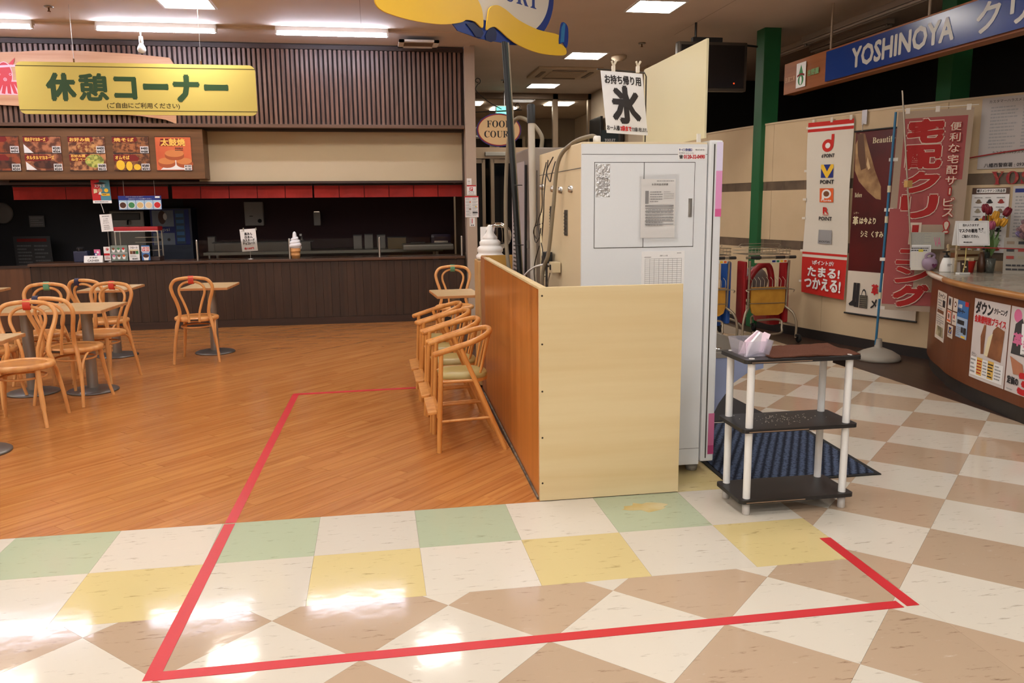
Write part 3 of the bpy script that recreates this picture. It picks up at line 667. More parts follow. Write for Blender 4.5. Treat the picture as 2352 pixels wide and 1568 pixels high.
card_stand('cup_card', 'blue card with a dark drink cup and red prices at the showcase', 'menu card', -1.095, .845, .095, .18, [('r', 0, .58, 1, .92, WHITE), ('t', 'L¥150', .1, .76, .92, .90, RED, .05), ('t', 'R¥100', .1, .61, .92, .74, RED, .05), ('r', .1, .5, .9, .54, WHITE), ('p', [(.25, 0), (.75, 0), (.88, .32), (.12, .32)], WHITE), ('d', .5, .30, .36, M('cola', (70, 36, 26)), .13)], base=BLUE, y=6.76)
# red topped showcase
t = thing('food_showcase', 'small glass showcase with a red top on the counter', 'showcase', (-1.2, 6.92, .8325))
B().box((-1.2, 6.92, .86), (.50, .22, .05), bev=.006).done('base', M('case_dark', (60, 44, 42), .4), t)
B().box((-1.2, 6.92, 1.225), (.51, .24, .05), bev=.012).done('top', M('case_red', (160, 28, 34), .35), t); B().box((-1.2, 6.798, 1.197), (.50, .006, .01)).done('trim', WHITE, t)
for x in (-1.445, -.955):
    for y in (6.82, 7.02): B().box((x, y, 1.04), (.014, .014, .32)).done('corner_post', ALU, t)
B().box((-1.2, 6.815, 1.04), (.47, .005, .31)).done('glass', GLASS, t)
for z in (.96, 1.06, 1.12): B().box((-1.1, 6.93, z), (.26, .16, .006)).done('shelf', STEEL, t)
# ice cream cone model
CONE = M('cone_tan', (206, 150, 92), .6, c2=(190, 132, 76), vscale=20)
t = thing('ice_cream_model', 'plastic soft ice cream cone model standing on the counter', 'ice cream model', (.675, 6.80, .8325))
b = B(); b.lathe([(0, 0), (.052, 0), (.054, .03), (.058, .032), (.058, .05), (.055, .052), (.058, .08), (.062, .082), (.062, .10), (.059, .102), (.062, .128), (0, .13)], 22, (.675, 6.80, .8325)); b.done('cone', CONE, t)
def swirl(b, cx, cy, cz, prof, turns, r, n=160, m=10):
    pts, rs = [], []
    for k in range(n+1):
        u = k/n; i = u*(len(prof)-1); j = min(int(i), len(prof)-2); f_ = i-j
        R = prof[j][0]*(1-f_)+prof[j+1][0]*f_; z = prof[j][1]*(1-f_)+prof[j+1][1]*f_; a = u*turns*2*PI
        pts.append((cx+R*math.cos(a), cy+R*math.sin(a), cz+z)); rs.append(r*(1-.62*u))
    b.tube(pts, rs, m)
b = B(); swirl(b, .675, 6.80, .955, [(.045, .015), (.05, .05), (.042, .09), (.025, .13), (.0, .17)], 4, .034)
b.lathe([(0, -.0), (.06, 0), (.066, .02), (.06, .06), (.045, .11), (.02, .15), (0, .16)], 20, (.675, 6.80, .955)); b.lathe([(.03, .12), (.024, .17), (.02, .19), (.008, .205), (0, .206)], 14, (.672, 6.80, .96)); b.done('ice_cream', M('soft_white', (236, 236, 240), .35), t)
# posters hanging over the counter
t = poster('hanging_poster', 'red and blue event poster hanging under the menu board', 'poster', FR((-1.645, 6.77, 1.535), FRONT, (-.03, 0, 1)), .21, .275, [('r', .45, .12, 1, 1, M('teal_print', (70, 130, 150), .5)), ('r', 0, 0, 1, .12, WHITE), ('l', .1, .03, .9, .09, 1, INK), ('p', [(.1, .84), (.5, .92), (.85, .86), (.5, .8)], INK), ('t', 'スプラ', .18, .68, .55, .80, WHITE, .05), ('t', '夏', .6, .68, .75, .80, WHITE), ('d', .45, .55, .12, M('skin', (200, 140, 100))), ('d', .78, .55, .11, YEL), ('p', [(.1, .42), (.3, .46), (.3, .6), (.12, .62)], CREAM), ('p', [(.35, .38), (.52, .36), (.48, .5), (.38, .46)], WHITE), ('r', .5, .32, .95, .42, YEL), ('l', .55, .34, .9, .41, 1, INK), ('r', .15, .16, .3, .26, RED)], RED)
B().tube([(-1.56, 6.775, 1.53), (-1.545, 6.775, 1.47), (-1.54, 6.79, 1.42)], .003, 6).done('cord', WHITE, t)
cups = [('d', .1+.2*k, .32, .088, WHITE, .25) for k in range(5)]+[('d', .1+.2*k, .33, .074, m, .21) for k, m in enumerate((M('cola', (70, 36, 26)), GRN, M('drink_tan', (206, 176, 120)), M('drink_cream', (220, 196, 156)), RED))]
t = poster('drink_sign', 'hanging blue sign showing five drink cups seen from above', 'sign', FR((-1.36, 6.77, 1.455), FRONT, (0, 0, 1)), .49, .165, [('r', .01, .02, .99, .68, M('pale_blue', (170, 200, 220), .5))]+[('r', .2*k-.004, .02, .2*k+.004, .68, NAVY) for k in range(1, 5)]+cups+[('t', 'お好きなドリンクをお選びください。', .24, .74, .78, .82, WHITE), ('l', .18, .88, .8, .97, 1, GREY), ('r', .86, .84, .97, .96, WHITE)], NAVY, .004)
for x in (-1.29, -.94): B().tube([(x, 6.773, 1.62), (x, 6.773, 1.80)], .002, 6).done('wire', STEEL, t)
# dim kitchen
t = thing('drink_dispenser', 'steel drink dispenser with a tap standing dimly behind the showcase', 'dispenser', (-1.75, 8.6, .0))
B().box((-1.77, 8.7, .72), (.46, .35, 1.44), bev=.02).done('body', M('dispenser_steel', (110, 108, 104), .4, .6), t); B().box((-1.77, 8.51, 1.36), (.36, .02, .10), bev=.01).done('hood', PLASTIC_B, t); B().tube([(-1.74, 8.50, 1.30), (-1.74, 8.46, 1.30), (-1.74, 8.45, 1.24)], .012, 8).done('tap', CHROME, t); B().box((-1.77, 8.48, 1.18), (.3, .1, .02)).done('drip_tray', PLASTIC_B, t)
t = thing('drink_machine', 'tall blue and grey cola machine in the dim kitchen beside the red wall', 'vending machine', (-1.22, 8.75, 0))
B().box((-1.2, 8.8, .74), (.56, .4, 1.46), bev=.01).done('cabinet', M('machine_blue', (52, 62, 84), .4), t)
poster('front_print', None, None, FR((-1.47, 8.595, .95), FRONT), .52, .5, [('r', .04, .0, .6, .98, M('machine_pale', (120, 132, 150), .4)), ('d', .3, .78, .1, M('cola', (70, 36, 26)), .19), ('d', .38, .80, .05, WHITE, .1), ('r', .0, .34, .6, .52, NAVY), ('t', 'pepsi', .12, .36, .48, .48, LGREY), ('d', .2, .15, .04, PLASTIC_B), ('d', .44, .15, .04, PLASTIC_B), ('r', .64, .02, .88, .98, M('machine_teal', (44, 70, 96), .4)), ('d', .74, .5, .03, GRN)]+[('r', .66, .1+.17*k, .86, .2+.17*k, BLUE) for k in range(5)], NAVY, .004, parent=t)
t = thing('water_heater', 'pale grey wall water heater with a round dial on the dark kitchen wall', 'water heater', (-.09, 8.95, 1.2))
B().box((-.09, 8.95, 1.375), (.27, .12, .35), bev=.012).done('body', M('heater_grey', (150, 148, 146), .45), t); B().lathe([(.03, 0), (.028, .02), (0, .022)], 18, (-.01, 8.885, 1.27), axis=(0, -1, 0)).done('dial', PLASTIC_B, t); B().box((-.13, 8.888, 1.34), (.05, .004, .01)).done('label_plate', INK, t)
t = thing('towel_dispenser', 'small grey paper towel dispenser on the dark maroon kitchen wall', 'dispenser', (.82, 8.96, 1.19))
B().box((.82, 8.96, 1.29), (.1, .1, .2), bev=.01).done('body', M('heater_grey', (150, 148, 146)), t); B().box((.82, 8.905, 1.395), (.08, .01, .012)).done('steel_lip', CHROME, t)
t = thing('menu_easel', 'dark leaning menu board at the far left of the dim kitchen', 'menu board', (-3.05, 8.5, .55))
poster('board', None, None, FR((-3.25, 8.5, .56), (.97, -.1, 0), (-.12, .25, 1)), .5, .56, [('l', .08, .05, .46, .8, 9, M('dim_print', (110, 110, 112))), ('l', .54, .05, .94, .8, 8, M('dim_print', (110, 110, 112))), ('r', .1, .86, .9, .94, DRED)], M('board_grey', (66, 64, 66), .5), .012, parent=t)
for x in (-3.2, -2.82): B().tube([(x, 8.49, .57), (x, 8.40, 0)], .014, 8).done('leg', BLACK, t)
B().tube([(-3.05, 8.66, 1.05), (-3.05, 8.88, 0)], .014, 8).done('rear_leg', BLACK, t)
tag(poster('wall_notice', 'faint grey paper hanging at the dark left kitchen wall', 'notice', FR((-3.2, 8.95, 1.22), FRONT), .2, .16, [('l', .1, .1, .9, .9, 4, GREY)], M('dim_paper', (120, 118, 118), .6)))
tag(B().lathe([(0, 0), (.14, 0), (.15, .02), (.13, .035), (0, .03)], 24, (-3.55, 8.98, 1.42), axis=(0, -1, 0)).done('wall_clock', M('clock_face', (130, 126, 120), .5)), 'round pale clock half seen on the dark wall at the left edge', 'clock')
# work bench and clutter behind the guards
t = thing('kitchen_bench', 'dark steel bench under the clutter in the dim kitchen', 'bench', (.7, 8.3, 0))
B().box((.98, 8.35, .84), (3.3, .7, .04)).done('top', M('ledge_steel', (120, 116, 108)), t)
for x in (-.6, 2.55):
    for y in (8.05, 8.65): B().tube([(x, y, 0), (x, y, .82)], .02, 8).done('leg', STEEL, t)
gb = M('greebox', (130, 124, 118), .5)
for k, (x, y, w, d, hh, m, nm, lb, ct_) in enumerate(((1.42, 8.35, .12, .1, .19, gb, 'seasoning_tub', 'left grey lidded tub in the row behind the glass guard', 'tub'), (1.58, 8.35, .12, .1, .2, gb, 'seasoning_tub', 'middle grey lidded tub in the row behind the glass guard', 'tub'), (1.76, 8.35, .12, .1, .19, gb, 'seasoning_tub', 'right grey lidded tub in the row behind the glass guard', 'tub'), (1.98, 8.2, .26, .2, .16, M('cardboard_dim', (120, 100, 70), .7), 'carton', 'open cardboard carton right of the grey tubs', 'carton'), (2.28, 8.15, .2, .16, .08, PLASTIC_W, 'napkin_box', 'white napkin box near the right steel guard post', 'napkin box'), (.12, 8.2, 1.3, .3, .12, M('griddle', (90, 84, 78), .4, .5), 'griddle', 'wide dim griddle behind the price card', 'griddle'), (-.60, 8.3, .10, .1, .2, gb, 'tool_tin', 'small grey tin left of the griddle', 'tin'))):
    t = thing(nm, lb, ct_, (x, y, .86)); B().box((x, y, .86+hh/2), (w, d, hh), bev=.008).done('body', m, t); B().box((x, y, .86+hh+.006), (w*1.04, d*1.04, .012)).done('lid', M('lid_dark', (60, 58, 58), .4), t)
t = thing('spray_bottle', 'pale spray bottle standing on the kitchen bench left of the cone', 'bottle', (.62, 8.45, .86))
B().lathe([(0, 0), (.04, 0), (.042, .1), (.015, .15), (.012, .19), (0, .19)], 14, (.62, 8.45, .86)).done('bottle', gb, t); B().box((.61, 8.43, 1.07), (.03, .07, .03)).done('trigger', PLASTIC_W, t)
t = thing('toaster_oven', 'dark bulky appliance with shiny edges near the right guard post', 'appliance', (2.75, 8.4, .86))
B().box((2.62, 8.3, .97), (.3, .3, .2), bev=.05).done('body', M('gloss_purple', (50, 40, 60), .15), t); B().box((2.62, 8.14, .95), (.2, .01, .03)).done('handle', CHROME, t)
t = thing('tray_rack', 'wide grey tray leaning at the right end of the kitchen bench', 'tray', (2.5, 7.9, .86)); B().box((2.4, 7.85, .90), (.7, .5, .08), bev=.02).done('tray', M('tray_grey', (110, 106, 98), .4, .4), t)
# ------------------------------------------------------------------ tables and bentwood chairs
beech = wood_mat('bentwood', (218, 160, 98), (200, 134, 74), 'z', 9, .3, .04, bump=.02); beech2 = wood_mat('seat_wood', (206, 144, 78), (188, 122, 62), 'x', 9, .3, .03)
lam = M('table_laminate', (214, 184, 142), .25, c2=(204, 172, 128), vscale=30, stretch=(.3, 3, 1)); edge_w = wood_mat('table_edge', (196, 142, 92), (176, 118, 70), 'x', 12, .4, .02)
pole_m = M('table_pole', (150, 146, 140), .42, .75, bump=.02); base_m = M('table_base', (120, 118, 116), .38, .8)
def table(x, y, label, rot=0, w=.45, d=.60):
    t = thing('cafe_table', label, 'table', (x, y, 0), 'pedestal tables of the food court')
    b = B(); b.box((x, y, .681), (w, d, .022), bev=.004); o = b.done('tabletop', edge_w, t)
    B().box((x, y, .6925), (w-.008, d-.008, .003)).done('laminate', lam, o)
    B().tube([(x, y, .03), (x, y, .66)], .042, 20).done('pole', pole_m, t); B().box((x, y, .662), (.24, .24, .012)).done('top_plate', BLACK, t)
    B().lathe([(0, .032), (.05, .032), (.15, .024), (.185, .016), (.195, .010), (.195, 0), (0, 0)], 40, (x, y, 0)).done('base', base_m, t)
    t.rotation_euler = (0, 0, rot); return t
table(0, 4.84, 'square-edged cafe table standing alone with one red-taped chair, nearest the middle of the counter', -.04)
table(-.95, 4.86, 'cafe table near the dark counter, with the dark-taped chair pushed to it', -.04)
table(-.66, 3.18, 'cafe table in front of the navy-taped chair, right of a joined pair', -.05)
table(-1.12, 3.2, 'cafe table on the left of the joined pair, beside the green-taped chair', -.05)
table(-.80, 1.47, 'cafe table cut by the left edge, nearest the tiled floor', -.04)
table(2.36, 3.52, 'cafe table between the high chairs and the green-taped chair by the pillar', .06, .40, .56)
table(-2.22, 4.85, 'cafe table of which only a corner shows at the far left edge')
def chair(x, y, deg, tape, tname, label, dx=0):
    t = thing('bentwood_chair', label, 'chair', (0, 0, 0), 'bentwood chairs of the food court')
    S = .43
    b = B(); b.lathe([(.150, S-.012), (.158, S-.001), (.170, S+.004), (.190, S+.003), (.203, S-.004), (.205, S-.018), (.201, S-.032), (.188, S-.036), (.150, S-.030)], 36); b.done('seat_ring', beech, t)
    B().lathe([(0, S-.009), (.10, S-.0085), (.158, S-.004), (.158, S-.02), (0, S-.02)], 30).done('seat', beech2, t)
    hoop = [(-.205, -.235, 0), (-.186, -.20, .20), (-.150, -.172, .40), (-.130, -.168, .48), (-.145, -.19, .58), (-.176, -.215, .68), (-.182, -.228, .745), (-.145, -.24, .80), (-.075, -.246, .818), (0, -.248, .822)]
    hp = hoop+[(-p[0], p[1], p[2]) for p in hoop[-2::-1]]
    pts = smooth_path(hp, 5); n = len(pts); rs = [.0115+.0045*min(1, min(i, n-1-i)/10) for i in range(n)]
    B().tube(pts, rs, 10).done('back_hoop', beech, t)
    inner = [(-.046, -.207, S-.035), (-.048, -.207, .44), (-.055, -.208, .50), (-.085, -.222, .60), (-.112, -.234, .68), (-.107, -.243, .735), (-.065, -.249, .775), (0, -.251, .788)]
    B().tube(smooth_path(inner+[(-p[0], p[1], p[2]) for p in inner[-2::-1]], 5), .0115, 10).done('inner_hoop', beech, t)
    for s in (-1, 1):
        B().tube(smooth_path([(s*.125, .125, S-.03), (s*.132, .135, .30), (s*.146, .155, .14), (s*.165, .185, .0)], 6), [.018]*7+[.016]*6+[.012]*6, 10).done('front_leg', beech, t)
        B().tube(smooth_path([(s*.178, -.185, .25), (s*.178, -.15, .34), (s*.172, -.09, .39), (s*.165, -.03, .398)], 6), .009, 8).done('side_brace', beech, t)
    B().tube([(.145*math.cos(a), .145*math.sin(a), .335+.0*a) for a in [2*PI*k/28 for k in range(28)]], .008, 8, closed=True).done('leg_ring', beech, t)
    B().tube([(dx-.024, -.2485, .803+.02*dx), (dx+.024, -.2485, .803-.02*dx)], .0185, 12, flat=2.1).done('tape', tape, t)['label'] = tname+' tape wrapped round the top of the hoops'
    B().box((0, -.206, S-.016), (.075, .006, .016)).done('name_plate', M('plate_dark', (60, 40, 26), .4), t)
    t.location = (x, y, 0); t.rotation_euler = (0, 0, math.radians(deg-90)); return t
tr = M('tape_red', (196, 58, 40), .5); tn = M('tape_navy', (38, 34, 66), .5); tg = M('tape_green', (96, 150, 116), .5)
chair(-.08, 4.47, 95, tr, 'red', 'red-taped bentwood chair standing alone, its back to the entrance')
chair(-.70, 3.60, -103, tr, 'red', 'red-taped bentwood chair facing the entrance behind the right table of the joined pair')
chair(-.90, 4.44, 66, tn, 'navy', 'navy-taped bentwood chair pushed to the table by the dark counter', -.06)
chair(-.77, 2.17, -84, tr, 'red', 'red-taped bentwood chair nearest the entrance, at the left edge')
chair(-.665, 2.87, 72, tn, 'navy', 'navy-taped bentwood chair seen from behind at the joined tables', -.085)
chair(-1.21, 3.66, -92, tg, 'green', 'green-taped bentwood chair facing the entrance behind the left joined table')
chair(-1.29, 2.88, 84, tr, 'red', 'bentwood chair half cut off by the left edge, behind the nearest one')
chair(2.47, 4.72, -92, tg, 'green', 'green-taped bentwood chair by the pillar behind a small table')

# ------------------------------------------------------------------ four wooden high chairs in a row
hw = wood_mat('highchair_wood', (206, 144, 76), (184, 118, 54), 'z', 9, .32, .05, bump=.02); olive = M('olive_vinyl', (164, 146, 88), .4, bump=.03, vscale=120)
def high_chair(x, y, label):
    t = thing('high_chair', label, 'high chair', (0, 0, 0), 'row of high chairs')
    U = [(-.215, -.195, .60), (-.10, -.205, .635), (.03, -.193, .675), (.115, -.12, .705), (.14, 0, .715)]
    U = U+[(p[0], -p[1], p[2]) for p in U[-2::-1]]; pts = smooth_path(U, 7)
    b = B(); b.tube(pts, .0175, 12); b.lathe([(.0175, 0), (.012, .010), (0, .013)], 12, U[0], axis=(-1, 0, -.28)); b.lathe([(.0175, 0), (.012, .010), (0, .013)], 12, U[-1], axis=(-1, 0, -.28)); b.done('arm_hoop', hw, t)
    for s in (-1, 1):
        B().tube([(-.175, s*.192, .608), (-.20, s*.206, 0)], [.014, .0155], 10).done('front_leg', hw, t)
        B().tube([(-.06, s*.198, .640), (.205, s*.206, 0)], [.0145, .016], 10).done('rear_leg', hw, t)
        B().tube([(-.19, s*.203, .19), (.125, s*.205, .205)], .009, 8).done('side_stretcher', hw, t)
        B().tube([(-.177, s*.19, .43), (.02, s*.195, .435)], .009, 8).done('seat_rail', hw, t)
    for a, c in ((-.12, .115), (-.065, .135), (0, .14), (.065, .135), (.12, .115)):
        B().tube([(.06+.02*(1-abs(a)/.12), a*.95, .43), (c, a, .70)], .007, 8).done('spindle', hw, t)
    b = B(); P = [(-.155, -.135), (.02, -.155), (.10, -.10), (.12, 0), (.10, .10), (.02, .155), (-.155, .135), (-.175, 0)]
    P = [(p.x, p.y) for p in smooth_path([(q[0], q[1], 0) for q in P], 4, True)]
    fz = lambda a, q, c=0: Vector((a, q, c))
    B().prism(P, fz, .415, .435).done('seat_board', hw, t)
    vs = [fz(a*k, q*k, z) for k, z in ((1, .436), (1.02, .448), (.96, .462), (.6, .468)) for a, q in P]; n = len(P)
    b.add(vs, [(i*n+j, i*n+(j+1) % n, (i+1)*n+(j+1) % n, (i+1)*n+j) for i in range(3) for j in range(n)], 0, True); b.add(vs[3*n:], [tuple(range(n))], 0, True); b.done('cushion', olive, t)
    B().box((-.225, 0, .245), (.075, .40, .018), rot=Matrix.Rotation(-.12, 3, 'Y'), bev=.006).done('footrest', hw, t)
    B().box((-.20, 0, .235), (.02, .40, .045)).done('footrest_bracket', hw, t)
    B().tube([(.15, -.204, .13), (.15, .204, .13)], .009, 8).done('rear_stretcher', hw, t)
    t.location = (x, y, 0); return t
for k, lb in enumerate(('nearest wooden high chair of the row along the low partition', 'second wooden high chair from the entrance in the row by the partition', 'third wooden high chair from the entrance in the row by the partition', 'farthest wooden high chair of the row, next to the small table')):
    high_chair(2.195-.012*k, 1.125+.455*k, lb)

# ------------------------------------------------------------------ low partition round the ice machine
ply = wood_mat('pale_plywood', (216, 195, 152), (207, 182, 136), 'x', 5, .45, 0, bump=.03); ven = wood_mat('orange_veneer', (196, 124, 54), (174, 102, 40), 'z', 6, .28, 0, bump=.03); old = wood_mat('worn_board', (170, 116, 72), (150, 96, 58), 'z', 8, .6, 0)
t = thing('low_partition', 'low wooden partition of orange veneer and pale plywood around the ice machine', 'partition', (2.79, .05, 0))
B().box((2.79, .012, .54), (.728, .024, 1.075), bev=.002).done('front_panel', ply, t)
nail = M('nail_head', (60, 48, 36), .5, .6); fr = FR((2.426, 0, 0), FRONT)
for z in (1.037, .80, .565, .33, .095): B().lathe([(0, .0018), (.0045, .001), (.005, 0)], 10, fr(.014, z, 0), axis=(0, -1, 0)).done('nail', nail, t)
ang = math.atan2(.055, 2.6)
def side(y0, y1, z1, m, nm, th=.03):
    vs = lambda y: 2.428+.055*y/2.6
    b = B(); P = [(vs(y0), y0), (vs(y0)+th, y0), (vs(y1)+th, y1), (vs(y1), y1)]; b.prism(P, lambda a, q, c=0: Vector((a, q, c)), .004, z1); b.done(nm, m, t)
side(.0245, 2.36, 1.066, ven, 'side_panel'); side(2.362, 2.62, 1.07, old, 'end_board', .036)
b = B(); b.prism([(2.425, .0245), (2.462, .0245), (2.512, 2.36), (2.475, 2.36)], lambda a, q, c=0: Vector((a, q, c)), 1.067, 1.078); b.done('top_edge', ply, t)
B().box((2.80, 2.635, .54), (.62, .025, 1.072)).done('rear_panel', M('yellow_ply', (196, 148, 72), .45), t)
b = B(); b.prism([(2.418, .03), (2.427, .03), (2.474, 2.4), (2.462, 2.4)], lambda a, q, c=0: Vector((a, q, c)), .0005, .012); b.done('edge_strip', M('grey_strip', (120, 108, 92), .6, c2=(60, 52, 44), vscale=20), t)

# ------------------------------------------------------------------ ice machine
body = M('machine_white', (220, 222, 224), .35); body2 = M('machine_cream', (214, 196, 160), .38, bump=.01, vscale=6); seam = M('seam_dark', (70, 66, 62), .6)
t = thing('ice_machine', 'tall white ice vending machine standing behind the pale plywood partition', 'ice machine', (3.06, .75, 0))
B().box((3.035, .80, .935), (.665, 1.08, 1.69), bev=.006).done('cabinet', [body2], t)
fr = FR((2.700, .262, .055), FRONT)      # the panel that faces the entrance
b = B(); b.slab(fr, 0, 0, .668, 1.715, -.012, .004); face = b.done('side_panel', body, t)
b = B()
for a0, b0, a1, b1 in ((.065, 1.19, .068, 1.622), (.60, 1.19, .603, 1.622), (.065, 1.19, .603, 1.193), (.065, 1.622, .603, 1.625), (.326, 1.19, .329, 1.622), (0, 1.662, .668, 1.6645), (0, .09, .668, .092)): b.sheet(fr, a0, b0, a1, b1, .0046)
b.done('panel_joint', seam, t)
b = B(); b.slab(fr, .069, 1.194, .325, 1.621, .004, .008); b.done('left_door', body, t)
b = B(); b.slab(fr, .330, 1.194, .599, 1.621, .004, .008); d = b.done('right_door', body, t)
b = B(); b.slab(fr, .570, 1.345, .588, 1.44, .008, .013); b.slab(fr, .574, 1.36, .584, 1.42, .013, .020); b.done('latch', STEEL, d)
B().box((3.412, .80, .93), (.075, 1.10, 1.72), bev=.012).done('front_frame', body, t)
for z0, z1, m in ((1.44, 1.635, M('pink_strip', (222, 150, 196), .35)), (1.40, 1.44, M('magenta_strip', (210, 96, 150), .35)), (.16, .34, M('pink_deep', (200, 110, 150), .35)), (.11, .16, M('magenta_deep', (180, 70, 120), .35)), (1.635, 1.78, M('violet_strip', (222, 214, 240), .35))):
    B().box((3.4325, .252, (z0+z1)/2), (.034, .006, z1-z0)).done('colour_strip', m, t)
B().box((3.403, .2495, .93), (.006, .004, 1.68)).done('door_joint', seam, t)
for x, y in ((2.76, .33), (3.36, .34), (2.76, 1.26), (3.36, 1.26)): B().lathe([(0, 0), (.03, 0), (.034, .02), (.034, .03), (.02, .04), (.02, .09), (0, .09)], 14, (x, y, 0)).done('foot', PLASTIC_B if y > 1 else M('foot_grey', (150, 146, 140), .5), t)
fl = FR((2.7025, 1.34, .09), (0, -1, 0))     # the back of the machine
b = B(); b.sheet(fl, 0, 1.56, 1.07, 1.564, .002); b.done('rear_joint', seam, t)
for a, z in ((.10, 1.49), (.42, 1.47), (.62, 1.46), (.86, 1.46), (.55, .62)): B().lathe([(.0, .02), (.016, .018), (.02, 0)], 12, fl(a, z, 0), axis=(-1, 0, 0)).done('cover_screw', STEEL, t)
b = B()
for a, z in ((.36, 1.30), (.74, 1.28)):
    b.slab(fl, a-.03, z-.07, a+.03, z+.07, 0, .006)
    for k in range(7): b.slab(fl, a-.024, z-.06+.018*k, a+.024, z-.052+.018*k, .006, .010)
b.done('vent_plate', M('vent_steel', (90, 86, 80), .4, .6), t)
# delivery tray in front of the machine
tb = M('tray_blue', (140, 150, 182), .4)
b = B(); pr_ = [(0, .62), (.34, .62), (.34, .55), (.25, .53), (.16, .47), (.08, .36), (.03, .26), (0, .22)]
b.prism(pr_, lambda a, q, c=0: Vector((3.45+a, .62-c, q)), -.42, .24); b.done('tray_bracket', tb, t)
B().box((3.63, .71, .635), (.37, .68, .03), bev=.008).done('tray_top', STEEL, t); B().box((3.63, .71, .652), (.30, .58, .004)).done('drip_grille', M('grille_dark', (110, 104, 96), .4, .7), t)
b = B(); b.lathe([(0, .003), (.02, .003), (.024, 0)], 14, (3.56, .48, .654)); b.done('drain_plug', CHROME, t)
B().lathe([(0, 0), (.02, 0), (.02, .03), (.016, .034), (0, .034)], 14, (2.80, .34, 1.781)).done('pipe_nut', PLASTIC_W, t)
# papers on the machine
pf = lambda a, z, c=.0085: fr(a, z, c)
def on_face(a, z, c=.0085): return FR(fr(a, z, c), FRONT)
tag(poster('service_sticker', 'service sticker with a red telephone number at the top right of the ice machine', 'sticker', on_face(.508, 1.636, .0055), .150, .062, [('t', 'サービス受付窓口', .03, .70, .50, .92, NAVY, .04), ('t', '株式会社', .62, .74, .95, .88, INK), ('t', '年中無休 (9:00~21:00)', .03, .48, .56, .60, INK), ('t', '☎', .04, .10, .18, .40, INK, .03), ('t', '0120-32-0490', .21, .10, .96, .40, RED, .05)], WHITE, .001))
tag(poster('foil_label', 'crumpled silvery foil label at the top left of the ice machine door', 'label', on_face(.072, 1.45), .075, .165, [('l', .2, .1, .9, .5, 6, GREY), ('t', '取扱注意', .25, .54, .85, .60, INK)], M('foil', (205, 205, 205), .22, .7, bump=1, vscale=60), .001))
po = poster('report_sheet', 'inspection report in a shiny plastic sleeve taped to the ice machine', 'paper', on_face(.312, 1.24, .0105), .185, .30, [('l', .45, .95, .95, .98, 1, GREY), ('t', '水質検査成績書', .3, .89, .78, .925, INK), ('r', .12, .58, .22, .80, GREY), ('l', .26, .6, .62, .8, 5, GREY), ('l', .66, .66, .95, .8, 4, LGREY), ('r', .12, .53, .95, .56, GREY)]+[('r', .12, .50-.055*k, .95, .515-.055*k, GREY) for k in range(6)]+[('l', .14, .2, .92, .5, 7, GREY)], WHITE, .001)
b = B(); sl_ = on_face(.30, 1.22, .0135); wob = lambda a, q, c=0: sl_(a, q, c+.004*math.sin(a*26+q*9)*math.sin(q*14)); b.slab(wob, 0, 0, .215, .345, 0, .0006, 0, 16, 20); b.done('sleeve', M('sleeve_film', (250, 250, 250), .08, trans=1, ior=1.1, alpha=.35), po); tag(po)
tag(poster('checklist_sheet', 'white checklist with an empty ruled table below the ice machine doors', 'paper', on_face(.322, .955, .0065), .235, .215, [('t', '点検チェック表', .42, .87, .60, .91, INK), ('l', .82, .93, .97, .97, 1, GREY), ('l', .06, .84, .3, .88, 1, GREY), ('g', .08, .18, .93, .82, 8, 13, GREY), ('l', .08, .10, .5, .16, 1, GREY)], WHITE, .003))
# board on top and ice poster on its wire frame
t = thing('top_board', 'large blank cream sign board seen from behind on top of the ice machine', 'sign board', (3.34, .75, 1.79))
B().box((3.35, .74, 2.045), (.012, .98, .49), bev=.003).done('board', M('board_cream', (206, 196, 160), .5), t)
for y in (.30, 1.1): B().box((3.335, y, 1.80), (.02, .012, .05)).done('clip', PLASTIC_W, t)
t = thing('ice_poster', 'white poster with a big black ice character clipped above the ice machine', 'poster', (3.08, .70, 1.79))
S0 = (2.955, .70, 1.862); ff = FR(S0, (1, .06, -.05), (-.13, -.03, 1)); wv = lambda a, q, c=0: ff(a, q, c+.012*math.sin(a*7+.6)*(.4+q))
pb = B(); pb.slab(wv, 0, 0, .245, .335, -.0008, .0, 0, 14, 8); sh = pb.done('sheet', M('poster_white', (224, 224, 228), .5), t)
pb = B(); ms = []; paint(pb, wv, .245, .335, [('t', 'お持ち帰り用', .08, .80, .94, .94, INK, .035), ('t', '氷', .22, .19, .84, .76, INK, .05), ('t', 'お一人様', .02, .05, .32, .13, INK, .03), ('t', '2袋まで', .34, .05, .60, .13, RED, .05), ('t', 'でお願い致します。', .61, .05, .99, .12, INK, .02)], c=.0015, step=.0006, mats=ms); pb.done('lettering', ms, sh)
B().tube([(2.90, .71, 2.205), (3.175, .715, 2.19), (3.185, .715, 2.17), (3.185, .715, 1.80)], .004, 8).done('wire_frame', M('wire_dark', (60, 54, 48), .4, .6), t)
for x in (2.99, 3.13):
    b = B(); b.box((x, .70, 2.205), (.016, .022, .035)); b.tube([(x, .70, 2.22), (x-.012, .69, 2.245)], .006, 6); b.tube([(x, .70, 2.22), (x+.014, .69, 2.248)], .006, 6); b.done('clip', M('clip_white', (214, 204, 186), .4), t)
